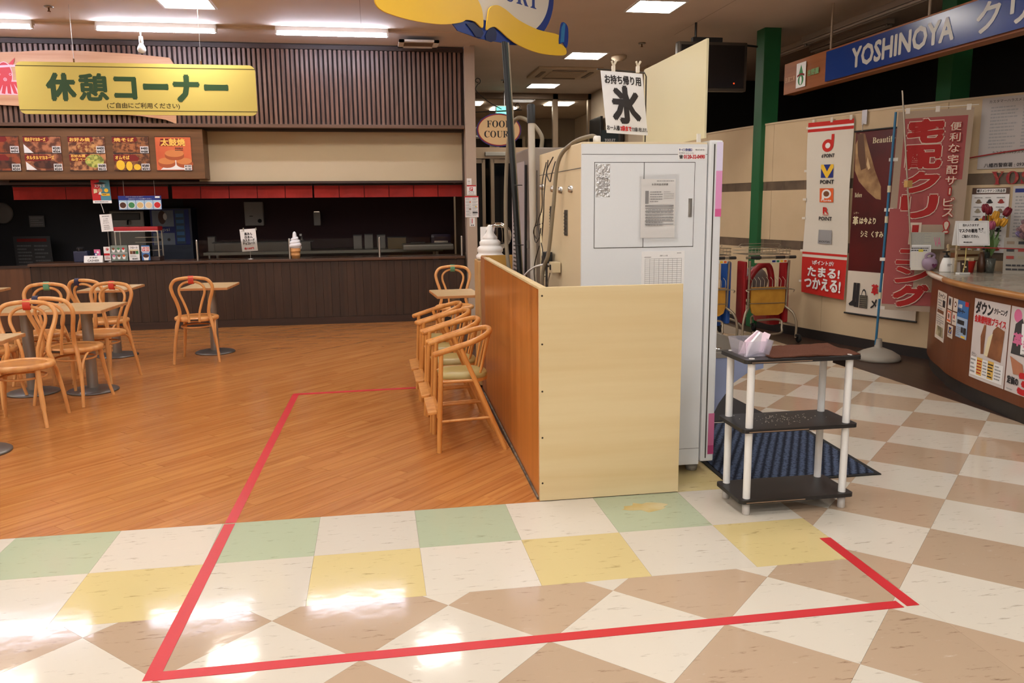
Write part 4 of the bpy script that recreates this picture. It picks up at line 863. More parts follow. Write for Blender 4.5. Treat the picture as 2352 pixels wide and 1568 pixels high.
# cables and hoses behind the machine
def cable(name, label, pts, r, m, cat='cable'): return tag(B().tube(smooth_path(pts, 7), r, 8).done(name, m), label, cat)
CB = M('cable_dark', (44, 36, 30), .5); CG = M('hose_grey', (130, 118, 98), .5)
cable('drain_hose', 'grey brown hose looping from the top of the ice machine down its back', [(2.80, .34, 1.805), (2.77, .36, 1.815), (2.71, .50, 1.79), (2.665, .64, 1.70), (2.65, .70, 1.45), (2.64, .78, 1.20), (2.62, .86, 1.05), (2.62, .90, .60)], .011, CG, 'hose')
cable('power_cable', 'pale cable running down through the dark tangle on the machine back', [(2.66, 1.06, 1.42), (2.65, 1.04, 1.25), (2.655, .98, 1.12), (2.65, .92, 1.05)], .006, CREAM)
cable('cable', 'thick dark cable dropping below the outlet box', [(2.65, .86, 1.2), (2.64, .84, 1.1), (2.64, .82, .9), (2.65, .80, .6)], .007, CB)
for k, (pts, lb) in enumerate((([(2.665, 1.24, 1.68), (2.66, 1.22, 1.5), (2.655, 1.2, 1.38), (2.65, 1.28, 1.30), (2.66, 1.24, 1.26)], 'thin dark cable curling at the far edge of the machine back'), ([(2.685, 1.05, 1.72), (2.66, 1.05, 1.6), (2.66, 1.06, 1.45), (2.645, 1.12, 1.35), (2.65, 1.0, 1.20), (2.64, .98, 1.12)], 'dark cable hanging past the steel vent plate'), ([(2.685, 1.0, 1.73), (2.66, .99, 1.55), (2.65, .97, 1.4), (2.66, 1.08, 1.22), (2.65, 1.0, 1.12)], 'tangled dark cable in the middle of the machine back'), ([(2.685, .86, 1.74), (2.655, .90, 1.66), (2.66, .83, 1.60), (2.655, .76, 1.64), (2.68, .78, 1.71)], 'dark cable looped in a small arc near the top'), ([(2.66, 1.03, 1.36), (2.64, 1.2, 1.33), (2.65, 1.22, 1.24), (2.65, 1.1, 1.27), (2.64, 1.0, 1.33)], 'knotted dark cable loop beside the tangle'), ([(2.65, 1.1, 1.22), (2.64, 1.2, 1.10), (2.645, 1.22, 1.0), (2.64, 1.1, .95)], 'lowest dark cable drooping to the power adapter'))):
    cable('cable', lb, pts, .0035, CB)
cable('power_cable', 'white power cable plugged into the outlet box behind the partition', [(2.655, .835, 1.125), (2.63, .90, 1.12), (2.60, 1.05, 1.09), (2.57, 1.2, 1.02), (2.56, 1.24, .9)], .006, PLASTIC_W)
t = thing('outlet_box', 'beige outlet box on the machine back with cords plugged in', 'outlet', (2.655, .80, 1.09)); B().box((2.672, .76, 1.115), (.05, .09, .06), bev=.006).done('box', M('outlet_beige', (196, 180, 146), .5), t); B().box((2.6455, .76, 1.115), (.004, .03, .03)).done('socket', BLACK, t)
tag(B().box((2.665, .93, 1.15), (.05, .07, .09), bev=.01).done('power_adapter', PLASTIC_B), 'black power adapter hanging among the cables', 'adapter')
cable('earth_lead', 'thin grey lead hanging below the outlet box', [(2.65, .79, 1.08), (2.645, .83, 1.0), (2.65, .86, .8)], .004, CG)
# grey refrigerator behind, leaning poles
gst = M('fridge_grey', (150, 140, 132), .42, .5); gs2 = M('fridge_side', (176, 168, 170), .45, .2)
t = thing('steel_refrigerator', 'grey steel refrigerator with a vented side standing behind the ice machine', 'refrigerator', (2.84, 2.0, 0))
B().box((2.86, 2.05, .93), (.30, .74, 1.84), bev=.01).done('cabinet', gst, t); fl2 = FR((2.708, 2.40, .05), (0, -1, 0)); b = B(); b.slab(fl2, .0, 0, .52, 1.72, 0, .006); b.done('side_panel', gs2, t)
b = B()
for r_ in range(26):
    for c_ in range(4): b.slab(fl2, .06+.055*c_, .78+.030*r_, .10+.055*c_, .792+.030*r_, .006, .0075)
b.done('vent_slots', BLACK, t)['kind'] = 'stuff'
B().tube([(2.70, 1.80, 1.74), (2.695, 1.80, 1.2), (2.695, 1.82, .4)], .009, 8).done('door_gasket', BLACK, t)
for z in (1.0, 1.3): B().box((2.70, 1.74, z-.1), (.012, .03, .05)).done('hinge', STEEL, t)
B().tube(smooth_path([(2.80, 1.75, 1.85), (2.80, 1.75, 1.93), (2.74, 1.80, 2.02), (2.66, 1.9, 2.06), (2.62, 2.0, 1.95), (2.60, 2.05, 1.6), (2.60, 2.05, 1.2), (2.62, 2.0, .9)], 7), .014, 10).done('hose', CG, t)
t = thing('banner_poles', 'bundle of dark flag poles leaning up behind the partition to the ribbon sign', 'poles', (2.66, 1.5, 0))
for k, (dx, dy, m, r) in enumerate(((0, -.012, M('pole_black', (14, 14, 15), .5), .016), (.018, .004, M('pole_green', (30, 42, 34), .4), .011), (.034, .012, M('pole_grey', (140, 124, 100), .4), .007), (.010, .024, M('pole_blue', (26, 32, 46), .4), .010))):
    B().tube([(2.655+dx*.5, 1.50+dy, .02), (2.57+dx, 1.90+dy, 2.56)], r, 10).done('pole', m, t)
for z in (1.2, 1.6): B().tube([(2.60+.03*math.cos(a)+.05*(2.6-z)/2.6, 1.7+.02*math.sin(a)-.02*z, z) for a in [2*PI*q/10 for q in range(10)]], .003, 6, closed=True).done('tie', BLACK, t)
t = thing('white_pole', 'white pole with a black grip standing beside the grey refrigerator', 'pole', (2.66, 1.32, 0))
B().tube([(2.675, 1.36, .01), (2.655, 1.36, 1.98)], .022, 12).done('tube', M('pole_offwhite', (180, 172, 160), .4), t); B().tube([(2.655, 1.36, 1.975), (2.653, 1.36, 2.085), (2.653, 1.36, 2.092)], [.026, .026, .018], 12).done('grip', M('grip_black', (16, 16, 17), .5), t)
# soft ice cream lamp
t = thing('ice_cream_lamp', 'large white soft ice cream swirl display standing on the end of the partition', 'ice cream model', (2.60, 2.78, 0))
B().box((2.60, 2.80, .52), (.26, .26, 1.02), bev=.01).done('pedestal', M('pedestal_wood', (190, 150, 96), .5), t)
b = B(); SW = M('swirl_white', (236, 234, 230), .4)
b.lathe([(0, 0), (.105, 0), (.115, .012), (.115, .03), (.10, .045), (.096, .05), (.105, .065), (.105, .09), (.09, .105), (.08, .11), (.086, .12), (.086, .14), (.07, .155), (.056, .16), (.060, .168), (.058, .18), (.04, .20), (.026, .225), (.022, .26), (.014, .275), (0, .278)], 30, (2.585, 2.80, 1.035)); b.done('swirl', SW, t)
B().box((2.56, 2.86, 1.17), (.09, .02, .25), bev=.004).done('back_card', WHITE, t)
B().lathe([(.11*math.sin(a), .11*math.cos(a)) for a in [k*PI/14 for k in range(15)]], 24, (2.66, 2.84, 1.22)).done('dome', M('dome_clear', (240, 240, 240), .05, trans=1, ior=1.08), t)
# papers on the pillar
pfm = FR((2.83, 6.598, 0), FRONT)
def on_pillar(x, z): return FR((x, 6.597, z), FRONT)
tag(poster('pillar_sticker', 'small white sticker at the top of the notices on the pillar', 'sticker', on_pillar(2.835, 1.725), .06, .08, [('t', '禁煙', .2, .45, .7, .65, INK), ('l', .2, .2, .8, .35, 1, GREY)], WHITE))
tag(poster('payment_notice', 'white payment notice with a red square mark on the pillar', 'notice', on_pillar(2.835, 1.60), .115, .12, [('r', 0, .88, 1, 1, RED), ('r', .3, .42, .66, .78, RED), ('t', 'P', .4, .48, .6, .72, WHITE, .04), ('t', 'PayPay', .2, .24, .8, .36, INK, .03), ('l', .2, .06, .8, .18, 1, GREY)], WHITE))
tag(poster('price_list', 'red-bordered price list poster on the pillar beside the counter', 'poster', FR((2.805, 6.592, 1.32), FRONT), .175, .265, [('r', 0, 0, .02, 1, RED), ('r', .98, 0, 1, 1, RED), ('r', 0, .94, 1, 1, RED)]+[q for k in range(6) for q in (('l', .06, .80-.145*k, .46, .92-.145*k, 3, GREY), ('l', .54, .80-.145*k, .95, .92-.145*k, 3, GREY))]+[('d', .38, .72, .05, ORANGE), ('d', .8, .5, .05, YEL), ('r', .3, .36, .44, .42, BROWN), ('r', .55, .2, .92, .25, INK)], WHITE))
tag(poster('small_notice', 'small white notice with a red stroke below the pillar price list', 'notice', on_pillar(2.862, 1.205), .07, .11, [('r', .42, .35, .55, .9, RED), ('l', .1, .3, .4, .9, 5, GREY), ('r', .25, .08, .45, .2, INK), ('r', .55, .08, .75, .2, INK)], WHITE))
# ------------------------------------------------------------------ big ribbon sign hanging from the ceiling, turned 45 degrees
t = thing('food_court_sign', 'big hanging sign with a yellow and blue ribbon under a white oval', 'sign', (2.43, 2.05, 2.5))
d2 = Vector((.74, .672, 0)).normalized(); n2 = d2.cross(Vector((0, 0, 1)))
def on_sign(x, y):                       # plane of the sign, through (2.43, 2.05)
    d = _f+_r*((x-1176)/FOC)-_u*((y-784)/FOC); p0 = Vector((2.43, 2.05, 2.6)); k = (p0-CAM).dot(n2)/d.dot(n2); h_ = CAM+d*k-p0
    return (h_.dot(d2), h_.z)
FS = FR((2.43, 2.05, 2.6), d2)
SBL = M('sign_blue', (30, 58, 136), .4); SDB = M('sign_dark_blue', (18, 30, 74), .4); SYW = M('ribbon_yellow', (240, 192, 54), .4); SWH = M('sign_white', (226, 216, 200), .45); SLB = M('sign_light_blue', (50, 120, 170), .4)
def P(*q): return [on_sign(*a) for a in q]
def shape(name, pts, m, c0, c1, n=5, closed=True, label=None):
    pts2 = [(p.x, p.y) for p in smooth_path([(a, b_, 0) for a, b_ in P(*pts)], n, True)] if n else P(*pts)
    o = B().prism(pts2, FS, c0, c1).done(name, m, t)
    if label: o['label'] = label
# oval: centre and radii from its visible lower right arc
ox, oz = on_sign(1160, -40); rx = on_sign(1267, -5)[0]-ox; rz = .42
el = lambda k: [(ox+rx*k*math.cos(a), oz+(rz-(1-k)*rx)*math.sin(a)) for a in [2*PI*q/64 for q in range(64)]]
B().prism(el(1), FS, 0, .02).done('oval_rim', SBL, t); B().prism(el(.885), FS, .004, .024).done('oval_face', SWH, t)
b = B(); b.text(FS, '𝐅𝐎𝐎𝐃', ox-.5*rx, oz+.07, ox+.5*rx, oz+.22, .0245, 0); b.text(FS, '𝐂𝐎𝐔𝐑𝐓', ox-.62*rx, oz-.13, ox+.64*rx, oz+.03, .0245, 0); b.done('lettering', SBL, t)
b = B(); b.prism(P((1030, 52), (1075, 40), (1150, 58), (1210, 85), (1200, 98), (1150, 100), (1095, 90), (1045, 72)), FS, .018, .028); b.done('ribbon_back', SBL, t)
b = B(); b.prism(P((1062, 56), (1080, 53), (1094, 62), (1102, 78), (1096, 88), (1084, 86), (1076, 74)), FS, .028, .036); b.done('ribbon_curl', SDB, t)
b = B(); b.prism(P((1106, 84), (1114, 66), (1128, 64), (1132, 80), (1130, 94), (1120, 98), (1108, 94)), FS, .028, .036); b.done('ribbon_curl', SDB, t)
shape('ribbon_left', ((850, 6), (868, 28), (930, 48), (1000, 58), (1046, 54), (1060, 48), (1080, 52), (1097, 66), (1098, 40), (1092, 14), (1075, -10), (1040, -14), (960, -8), (880, -20), (856, -10)), SYW, .036, .046, 4)
shape('ribbon_right', ((1106, 70), (1109, 40), (1114, 20), (1130, 14), (1150, 24), (1180, 48), (1225, 70), (1272, 82), (1275, 100), (1288, 112), (1289, 126), (1272, 129), (1230, 124), (1190, 110), (1160, 92), (1140, 74), (1126, 64), (1114, 66)), SYW, .036, .046, 4)
shape('ribbon_tail', ((1272, 102), (1274, 72), (1278, 54), (1286, 56), (1292, 68), (1292, 96), (1288, 112), (1280, 100)), SBL, .046, .054, 3)
b = B(); b.prism(P((1274, 100), (1276, 66), (1281, 55), (1285, 57), (1282, 98)), FS, .054, .056); b.done('tail_stripe', SLB, t)  # lighter blue strip along the ribbon tail
for dx in (-.3, .3): B().tube([FS(ox+dx, oz+.2, .01), FS(ox+dx, H-2.6, .01)], .004, 6).done('wire', STEEL, t)
# small oval sign on a scroll bracket
t = thing('oval_sign', 'small cream oval food court sign hanging on a scrolled black bracket', 'sign', (3.26, 6.66, 2.2))
fr = FR((3.262, 6.66, 2.405), FRONT); E2 = lambda a_, b_: [(a_*math.cos(2*PI*q/48), b_*math.sin(2*PI*q/48)) for q in range(48)]
B().prism(E2(.285, .205), fr, -.012, .012).done('rim', NAVY, t); B().prism(E2(.275, .196), fr, -.014, .014).done('red_line', M('sign_red', (150, 36, 30), .5), t); B().prism(E2(.262, .184), fr, -.016, .016).done('face', M('sign_cream', (222, 188, 140), .5), t)
b = B(); b.text(fr, '𝐅𝐎𝐎𝐃', -.155, .03, .155, .115, .017, 0); b.text(fr, '𝐂𝐎𝐔𝐑𝐓', -.19, -.095, .19, -.01, .017, 0); b.done('lettering', INK, t)
ir = M('wrought_iron', (30, 26, 24), .5, .4)
B().tube([(2.96, 6.66, 2.62), (3.56, 6.66, 2.655)], .006, 8).done('bracket_bar', ir, t)
def scroll(cx, cz, r, a0, turns, tail, nm='scroll'):
    pts = [(cx+r*(1-.55*k/24)*math.cos(a0+turns*2*PI*k/24), 6.66, cz+r*(1-.55*k/24)*math.sin(a0+turns*2*PI*k/24)) for k in range(25)]
    B().tube(smooth_path(tail+pts[:1], 5)[:-1]+pts, .005, 8).done(nm, ir, t)
scroll(3.0, 3.0, .04, -PI/2, 1.1, [(3.30, 6.66, 2.66), (3.15, 6.66, 2.74), (2.98, 6.66, 2.88)])
scroll(3.50, 2.70, .04, -PI/2, 1.1, [(3.24, 6.66, 2.63), (3.40, 6.66, 2.64)])
for x in (3.15, 3.37): B().tube([(x, 6.66, 2.63), (x, 6.66, 2.57)], .004, 6).done('link', ir, t)
# corridor fittings
t = thing('exit_sign', 'glowing green and white exit sign in the corridor behind the small oval sign', 'exit sign', (4.0, 10.6, 2.98)); B().box((3.97, 10.62, 3.02), (.32, .05, .30), bev=.01).done('case', PLASTIC_W, t); B().tube([(3.97, 10.63, 3.16), (3.97, 10.63, H)], .012, 8).done('hanger', STEEL, t); B().box((3.93, 10.59, 3.06), (.20, .006, .18)).done('lens', M('exit_green', (120, 226, 200), .4, emit=1.2), t)
tag(B().box((5.5, 10.2, 2.72), (.05, .7, .42), bev=.01).done('wall_screen', M('screen_black', (18, 20, 22), .2)), 'dark flat panel on the corridor wall left of the ice poster', 'screen')
tag(B().box((5.5, 8.9, 2.46), (.06, .4, .3), bev=.01).done('wall_frame', M('frame_dark', (44, 38, 34), .4)), 'small dark frame low on the corridor wall left of the ice poster', 'frame')
t = poster('toilet_sign', 'dark green toilet sign seen between the ice poster and the machine', 'sign', FR((4.50, 6.3, 2.14), FRONT), .22, .24, [('t', '𝐓𝐎𝐈𝐋𝐄𝐓', .2, .42, .82, .56, LGREY), ('d', .3, .15, .1, GRN), ('d', .7, .15, .1, GRN)], M('toilet_green', (26, 36, 36), .4), .03); tag(t)
B().tube([(4.61, 6.345, 0), (4.61, 6.345, 2.2)], .014, 8).done('stand_pole', BLACK, t); B().lathe([(0, 0), (.16, 0), (.15, .02), (0, .03)], 20, (4.61, 6.345, 0)).done('stand_base', BLACK, t)
t = thing('wall_screen', 'black hanging display with rounded corners and a red light beside the green post', 'screen', (5.32, 5.0, 2.7))
B().box((5.37, 5.0, 2.94), (.80, .09, .52), bev=.02).done('case', M('tv_frame', (70, 62, 54), .35, .5), t); B().box((5.37, 4.953, 2.94), (.73, .006, .45), bev=.002).done('screen', M('tv_black', (20, 16, 15), .25), t); B().box((5.62, 4.948, 2.765), (.012, .004, .012)).done('led', M('led_red', (255, 60, 20), .5, emit=3), t)
B().box((5.33, 5.04, 3.23), (.34, .06, .05)).done('top_bar', BLACK, t); B().tube([(5.6, 5.04, 3.2), (5.96, 5.12, 3.19)], .012, 8).done('arm', BLACK, t); B().tube([(5.2, 5.04, 3.24), (5.2, 5.04, H)], .014, 8).done('hanger', BLACK, t)

# ------------------------------------------------------------------ red floor tape
tapem = M('floor_tape', (192, 36, 44), .42, bump=.02, vscale=60)
def tape(pts, lb, w=.05):
    b = B(); z = .0008+.0003*len([o for o in COL.objects if o.name.startswith('floor_tape')])
    (x0, y0), (x1, y1) = pts; d = Vector((x1-x0, y1-y0, 0)).normalized(); n = Vector((-d.y, d.x, 0))*w/2
    a, c = Vector((x0, y0, 0)), Vector((x1, y1, 0))
    q = [a-n, c-n, c+n, a+n]; b.prism([(v.x, v.y) for v in q], lambda u, v, k=0: Vector((u, v, k)), .0002, z+.0002)
    tag(b.done('floor_tape', tapem), lb, 'floor tape')
tape(((.995, 2.70), (.934, .002)), 'long red floor tape running across the planks towards the counter')
tape(((.933, -.012), (.905, -1.31)), 'red floor tape across the coloured tiles at the lower left')
tape(((.912, -1.289), (3.522, -1.291)), 'long red floor tape along the bottom of the picture on the tiles')
tape(((3.577, -.683), (3.563, -1.309)), 'short red floor tape at the lower right of the marked area')
tape(((.975, 2.695), (2.05, 2.742)), 'thin red floor tape at the far end, running to the high chairs')

# ------------------------------------------------------------------ small black shelf unit with a towel
cart = thing('shelf_unit', 'small black shelf unit with three shelves on white posts', 'shelf unit', (3.61, -.23, 0))
blk = M('shelf_black', (34, 31, 31), .42, bump=.015, vscale=150); wpipe = M('pipe_white', (222, 220, 218), .3)
x0, x1, y0, y1 = 3.315, 3.900, -.385, -.095
fz = lambda a, q, c=0: Vector((a, q, c))
for z in (.062, .408, .738):
    P_ = [(x0+a, y0+q) for a, q in rrect(x1-x0, y1-y0, .022, 4)]
    o = B().prism(P_, fz, z, z+.018).done('shelf', blk, cart)
    B().prism([(x0+.03, y0-.0005), (x0+.33, y0-.0005), (x0+.33, y0), (x0+.03, y0)], fz, z+.004, z+.007).done('chipped_edge', M('chip', (160, 130, 104), .8), o)
for x in (x0+.045, x1-.045):
    for y in (y0+.035, y1-.03):
        for z0, z1 in ((.080, .408), (.426, .738)): B().tube([(x, y, z0), (x, y, z1)], .0175, 18).done('post', wpipe, cart)
        B().lathe([(0, 0), (.017, 0), (.018, .004), (.018, .062), (0, .062)], 18, (x, y, 0)).done('foot', M('pipe_grey', (186, 180, 174), .4), cart)
        B().lathe([(0, .003), (.012, .003), (.014, 0)], 14, (x, y, .756)).done('post_cap', M('pipe_grey', (186, 180, 174)), cart)
b = B(); rg = random.Random(5)
for k in range(90):
    a, q = rg.gauss(3.60, .10), rg.gauss(-.22, .045)
    if x0+.05 < a < x1-.08 and y0+.03 < q < y1-.03:
        s = rg.uniform(.0015, .005); an = rg.random()*PI; b.box((a, q, .4268), (s, s*.6, .0010), rot=an)
c_ = b.done('confetti', M('confetti', (222, 216, 200), .3)); tag(c_, 'tiny pale crumbs scattered over the middle shelf of the black shelf unit', 'crumbs', kind='stuff')
towel = M('towel_brown', (134, 88, 70), .95, bump=1, vscale=420, c2=(104, 66, 52), spec=.1); rt = random.Random(2)
t = thing('towel', 'brown towel spread flat over the top of the black shelf unit', 'towel', (3.7, -.22, .757))
tz = lambda a, q: .764+.004*math.sin(a*21)*math.cos(q*17)+.003*math.sin(a*9+q*31)
A0, A1, Q0, Q1 = 3.475, 3.93, -.365, -.075; nx_, ny_ = 40, 22
ed = lambda k, n, ph: .008*math.sin(k*.9+ph)+.005*math.sin(k*2.1+ph)
vs = []
for top_ in (1, 0):
    for i in range(nx_+1):
        for j in range(ny_+1):
            a = A0+(A1-A0)*i/nx_+(ed(j, ny_, 1) if i in (0, 1) else 0)*.6+.05*(j/ny_)*(1-i/nx_)-.03; q = Q0+(Q1-Q0)*j/ny_+(ed(i, nx_, 2) if j in (0, ny_) else 0)*.5
            vs.append((a, q, (tz(a, q) if top_ else .7575)))
m_ = (nx_+1)*(ny_+1); I = lambda i, j, k=0: k*m_+i*(ny_+1)+j
fs = [(I(i, j), I(i+1, j), I(i+1, j+1), I(i, j+1)) for i in range(nx_) for j in range(ny_)]+[(I(i, j, 1), I(i, j+1, 1), I(i+1, j+1, 1), I(i+1, j, 1)) for i in range(nx_) for j in range(ny_)]
for i in range(nx_): fs += [(I(i, 0, 1), I(i+1, 0, 1), I(i+1, 0), I(i, 0)), (I(i, ny_), I(i+1, ny_), I(i+1, ny_, 1), I(i, ny_, 1))]
for j in range(ny_): fs += [(I(0, j), I(0, j+1), I(0, j+1, 1), I(0, j, 1)), (I(nx_, j, 1), I(nx_, j+1, 1), I(nx_, j+1), I(nx_, j))]
b = B(); b.add(vs, fs, 0, True); b.done('cloth', towel, t)
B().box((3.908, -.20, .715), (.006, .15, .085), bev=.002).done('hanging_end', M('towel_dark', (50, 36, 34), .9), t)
t = thing('plastic_box', 'small clear plastic box holding pink plastic bags on the black shelf unit', 'box', (3.415, -.20, .757))
def open_box(b, c, w0, d0, w1, d1, hh, th=.003):
    o = [(w0, d0, 0), (w1, d1, hh), (w1-th*2, d1-th*2, hh), (w0-th*2, d0-th*2, th)]; vs = []
    for w, d, z in o: vs += [(c[0]+sx*w/2, c[1]+sy*d/2, c[2]+z) for sx, sy in ((-1, -1), (1, -1), (1, 1), (-1, 1))]
    fs = [(3, 2, 1, 0), (12, 13, 14, 15)]
    for l in range(3): fs += [(l*4+k, l*4+(k+1) % 4, l*4+4+(k+1) % 4, l*4+4+k) for k in range(4)]
    return b.add(vs, fs)
b = B(); open_box(b, (3.405, -.235, .757), .115, .155, .145, .185, .075); b.box((3.405, -.235, .795), (.003, .16, .07)) if 0 else None
b.done('tub', M('clear_plastic', (234, 232, 244), .12, trans=.8, ior=1.2, alpha=.6), t)
bg = M('pink_bag', (240, 214, 226), .4)
for k, (x, y, a) in enumerate(((3.40, -.27, .5), (3.425, -.24, -.4), (3.41, -.21, .2))):
    b = B(); b.prism([(-.05, 0), (.04, 0), (.06, .085), (.03, .10), (-.03, .06)], FR((x, y, .762), (math.cos(a), math.sin(a), .1), (.2, .1, 1)), -.006, .006); b.done('folded_bag', bg if k else M('bag_white', (240, 232, 236), .4), t)
# mats
mb_ = M('mat_blue', (56, 66, 90), .9, spec=.1); nt = mb_.node_tree; N = nt.nodes; L = nt.links
tc = N.new('ShaderNodeTexCoord'); wv1 = N.new('ShaderNodeTexWave'); wv1.inputs['Scale'].default_value = 7; wv1.inputs['Distortion'].default_value = 1.5; wv1.inputs['Detail'].default_value = 3; wv1.inputs['Detail Scale'].default_value = 12
mp = N.new('ShaderNodeMapping'); mp.inputs['Rotation'].default_value = (0, 0, math.radians(30)); L.new(tc.outputs['Object'], mp.inputs[0]); L.new(mp.outputs[0], wv1.inputs[0])
vo = N.new('ShaderNodeTexVoronoi'); vo.inputs['Scale'].default_value = 55; L.new(tc.outputs['Object'], vo.inputs[0])
ma = N.new('ShaderNodeMath'); ma.operation = 'MULTIPLY'; L.new(wv1.outputs['Fac'], ma.inputs[0]); L.new(vo.outputs['Distance'], ma.inputs[1])
rp = N.new('ShaderNodeValToRGB'); rp.color_ramp.elements[0].color = lin((32, 35, 46)); rp.color_ramp.elements[1].color = lin((80, 91, 114)); rp.color_ramp.elements[1].position = .45; L.new(ma.outputs[0], rp.inputs[0]); L.new(rp.outputs[0], N['Principled BSDF'].inputs['Base Color'])
bp = N.new('ShaderNodeBump'); bp.inputs['Distance'].default_value = .006; L.new(ma.outputs[0], bp.inputs['Height']); L.new(bp.outputs[0], N['Principled BSDF'].inputs['Normal'])
t = thing('door_mat', 'blue ribbed mat with a dark rubber edge beside the ice machine', 'mat', (3.95, .6, 0))
Pm = [(3.45, .03), (4.335, .045), (4.42, 1.2), (3.50, 1.22)]; b = B(); b.prism(Pm, fz, .0004, .006); b.done('rubber_border', RUBBER, t)
b = B(); b.prism([(3.475, .055), (4.305, .07), (4.385, 1.175), (3.525, 1.195)], fz, .006, .010); b.done('carpet', mb_, t)
b = B(); b.prism([(3.55, 1.26), (4.32, 1.235), (4.30, 2.28), (3.60, 2.30)], fz, .0004, .008); tag(b.done('door_mat', M('mat_black', (46, 43, 44), .95, bump=.5, vscale=300)), 'plain charcoal mat lying beyond the blue ribbed mat', 'mat')

# ------------------------------------------------------------------ two shopping trolleys with children's seats
fmx = M('trolley_metal', (168, 156, 136), .35, .7); kb = M('kid_blue', (40, 84, 160), .35); kr = M('kid_red', (150, 30, 34), .35); ky = M('pad_yellow', (204, 150, 54), .5, c2=(186, 132, 44), vscale=9); gk = M('grip_dark', (50, 46, 44), .5)
def trolley(x, y, label, shells):
    t = thing('shopping_trolley', label, 'shopping trolley', (x, y, 0), 'shopping trolleys by the low wall')
    X = lambda a, q, z: (x+a*1.16, y+q, z)
    for s in (-1, 1):
        B().tube(smooth_path([X(s*.26, -.06, .05), X(s*.26, -.06, .20), X(s*.235, -.04, .31), X(s*.18, .02, .38), X(s*.17, .10, .42)], 6), .013, 10).done('front_leg', fmx, t)
        B().tube([X(s*.185, .02, .36), X(s*.19, .0, .87)], .012, 10).done('upright', fmx, t)
        B().tube(smooth_path([X(s*.26, -.06, .18), X(s*.2, .3, .20), X(s*.18, .75, .18), X(s*.18, .80, .08)], 6), .012, 10).done('base_rail', fmx, t)
        for q, z in ((-.06, 0), (.80, 0)):
            B().lathe([(0, -.014), (.04, -.014), (.045, -.008), (.045, .008), (.04, .014), (0, .014)], 18, X(s*(.26 if q < 0 else .18)+.02, q-.02, .045), axis=(1, 0, 0)).done('wheel', RUBBER, t)
            B().box(X(s*(.26 if q < 0 else .18)+.01, q-.01, .075), (.045, .06, .03), bev=.01).done('caster_fork', PLASTIC_B, t)
    B().tube([X(-.24, -.03, .905), X(.24, -.03, .905)], .014, 12).done('handle_bar', fmx, t)
    for a0, a1 in ((-.20, -.10), (.04, .13), (.17, .235)): B().tube([X(a0, -.03, .905), X(a1, -.03, .905)], .0165, 12).done('grip', gk, t)
    B().box(X(0, -.03, .865), (.36, .03, .035), bev=.006).done('price_panel', CREAM, t); poster('label_strip', None, None, FR(X(.0, -.0465, .852), FRONT), .17, .026, [('r', .02, .1, .25, .9, NAVY), ('r', .3, .1, .5, .9, GRN), ('r', .55, .1, .75, .9, YEL), ('r', .8, .1, .98, .9, ORANGE)], WHITE, .001, parent=t)
    # upper basket tray of wire
    b = B()
    for k in range(13): b.tube([X(-.2+.4*k/12, .02, .93), X(-.2+.4*k/12, .02, 1.0)], .003, 5)
    for z in (.93, .965, 1.0): b.tube([X(-.21, .02, z), X(.21, .02, z), X(.21, .36, z), X(-.21, .36, z)], .0035, 5, closed=True)
    for k in range(9): b.tube([X(-.21, .04+.04*k, .93), X(.21, .04+.04*k, .93)], .003, 5)
    o = b.done('wire_tray', fmx, t); o['kind'] = 'stuff'
    B().tube(smooth_path([X(-.20, .2, 1.0), X(-.20, .2, 1.035), X(.17, .2, 1.035), X(.17, .2, 1.0)], 2), .004, 6).done('tray_handle', fmx, t)
    # child seat: wire back, yellow pad
    b = B()
    for k in range(9): b.tube([X(-.16+.04*k, .015, .40), X(-.16+.04*k, .0, .66), X(-.16+.04*k, .06, .69)], .0035, 5)
    for z in (.42, .58): b.tube([X(-.18, -.002, z), X(.18, -.002, z)], .0045, 6)
    o = b.done('wire_seat_back', fmx, t); o['kind'] = 'stuff'
    B().tube(smooth_path([X(-.215, -.07, .545), X(-.20, -.025, .57), X(.20, -.025, .57), X(.215, -.07, .545)], 4), .006, 8).done('guard_bar', fmx, t)
    pad = lambda a, q, c=0: Vector(X(a, .012-c+.05*(1-q)*(1-q)*0+.02*math.sin(PI*(a+.17)/.34), .29+.30*q))
    Pp = [(-.165, 1), (.165, 1), (.165, .30), (.15, .10), (.11, 0), (-.11, 0), (-.15, .10), (-.165, .30)]
    b = B(); b.prism(Pp, pad, -.012, .012); b.done('yellow_pad', ky, t)
    for k, (a, m, w) in enumerate(shells):
        B().box(X(a, .13, .53), (w, .17, .66), bev=.05).done('side_shell', m, t) if w < .1 else None
    m1, m2 = shells[0][1], shells[1][1]
    arc = [X(-.10, .22, .45), X(-.11, .22, .62), X(-.02, .22, .78), X(.08, .22, .80), X(.12, .22, .66), X(.12, .22, .45)]
    B().tube(smooth_path(arc, 5), .035, 10).done('seat_arch', m1, t)
    b = B(); b.lathe([(.16*math.sin(a), .11*math.cos(a)) for a in [k*PI/12 for k in range(13)]], 18, X(.03, .42, .62), axis=(0, 1, 0)); b.done('seat_shell', M('shell_grey', (120, 112, 108), .5) if m1 == kr else m1, t)
    B().tube(smooth_path([X(-.14, -.03, .12), X(-.14, -.05, .10), X(.10, -.05, .10), X(.13, -.03, .16), X(.12, .0, .24), X(-.1, .0, .24)], 4), .012, 10).done('foot_rail', fmx, t)
    B().box(X(.12, .3, .24), (.14, .4, .16), bev=.06).done('footwell', m1, t)
    return t
trolley(5.74, 4.18, 'shopping trolley with red plastic child seat, next to the green post', ((.205, kr, .04), (-.21, kr, .04)))
trolley(5.09, 4.22, 'shopping trolley with blue plastic child seat, half hidden by the ice machine', ((.21, kb, .05), (-.2, kb, .04)))

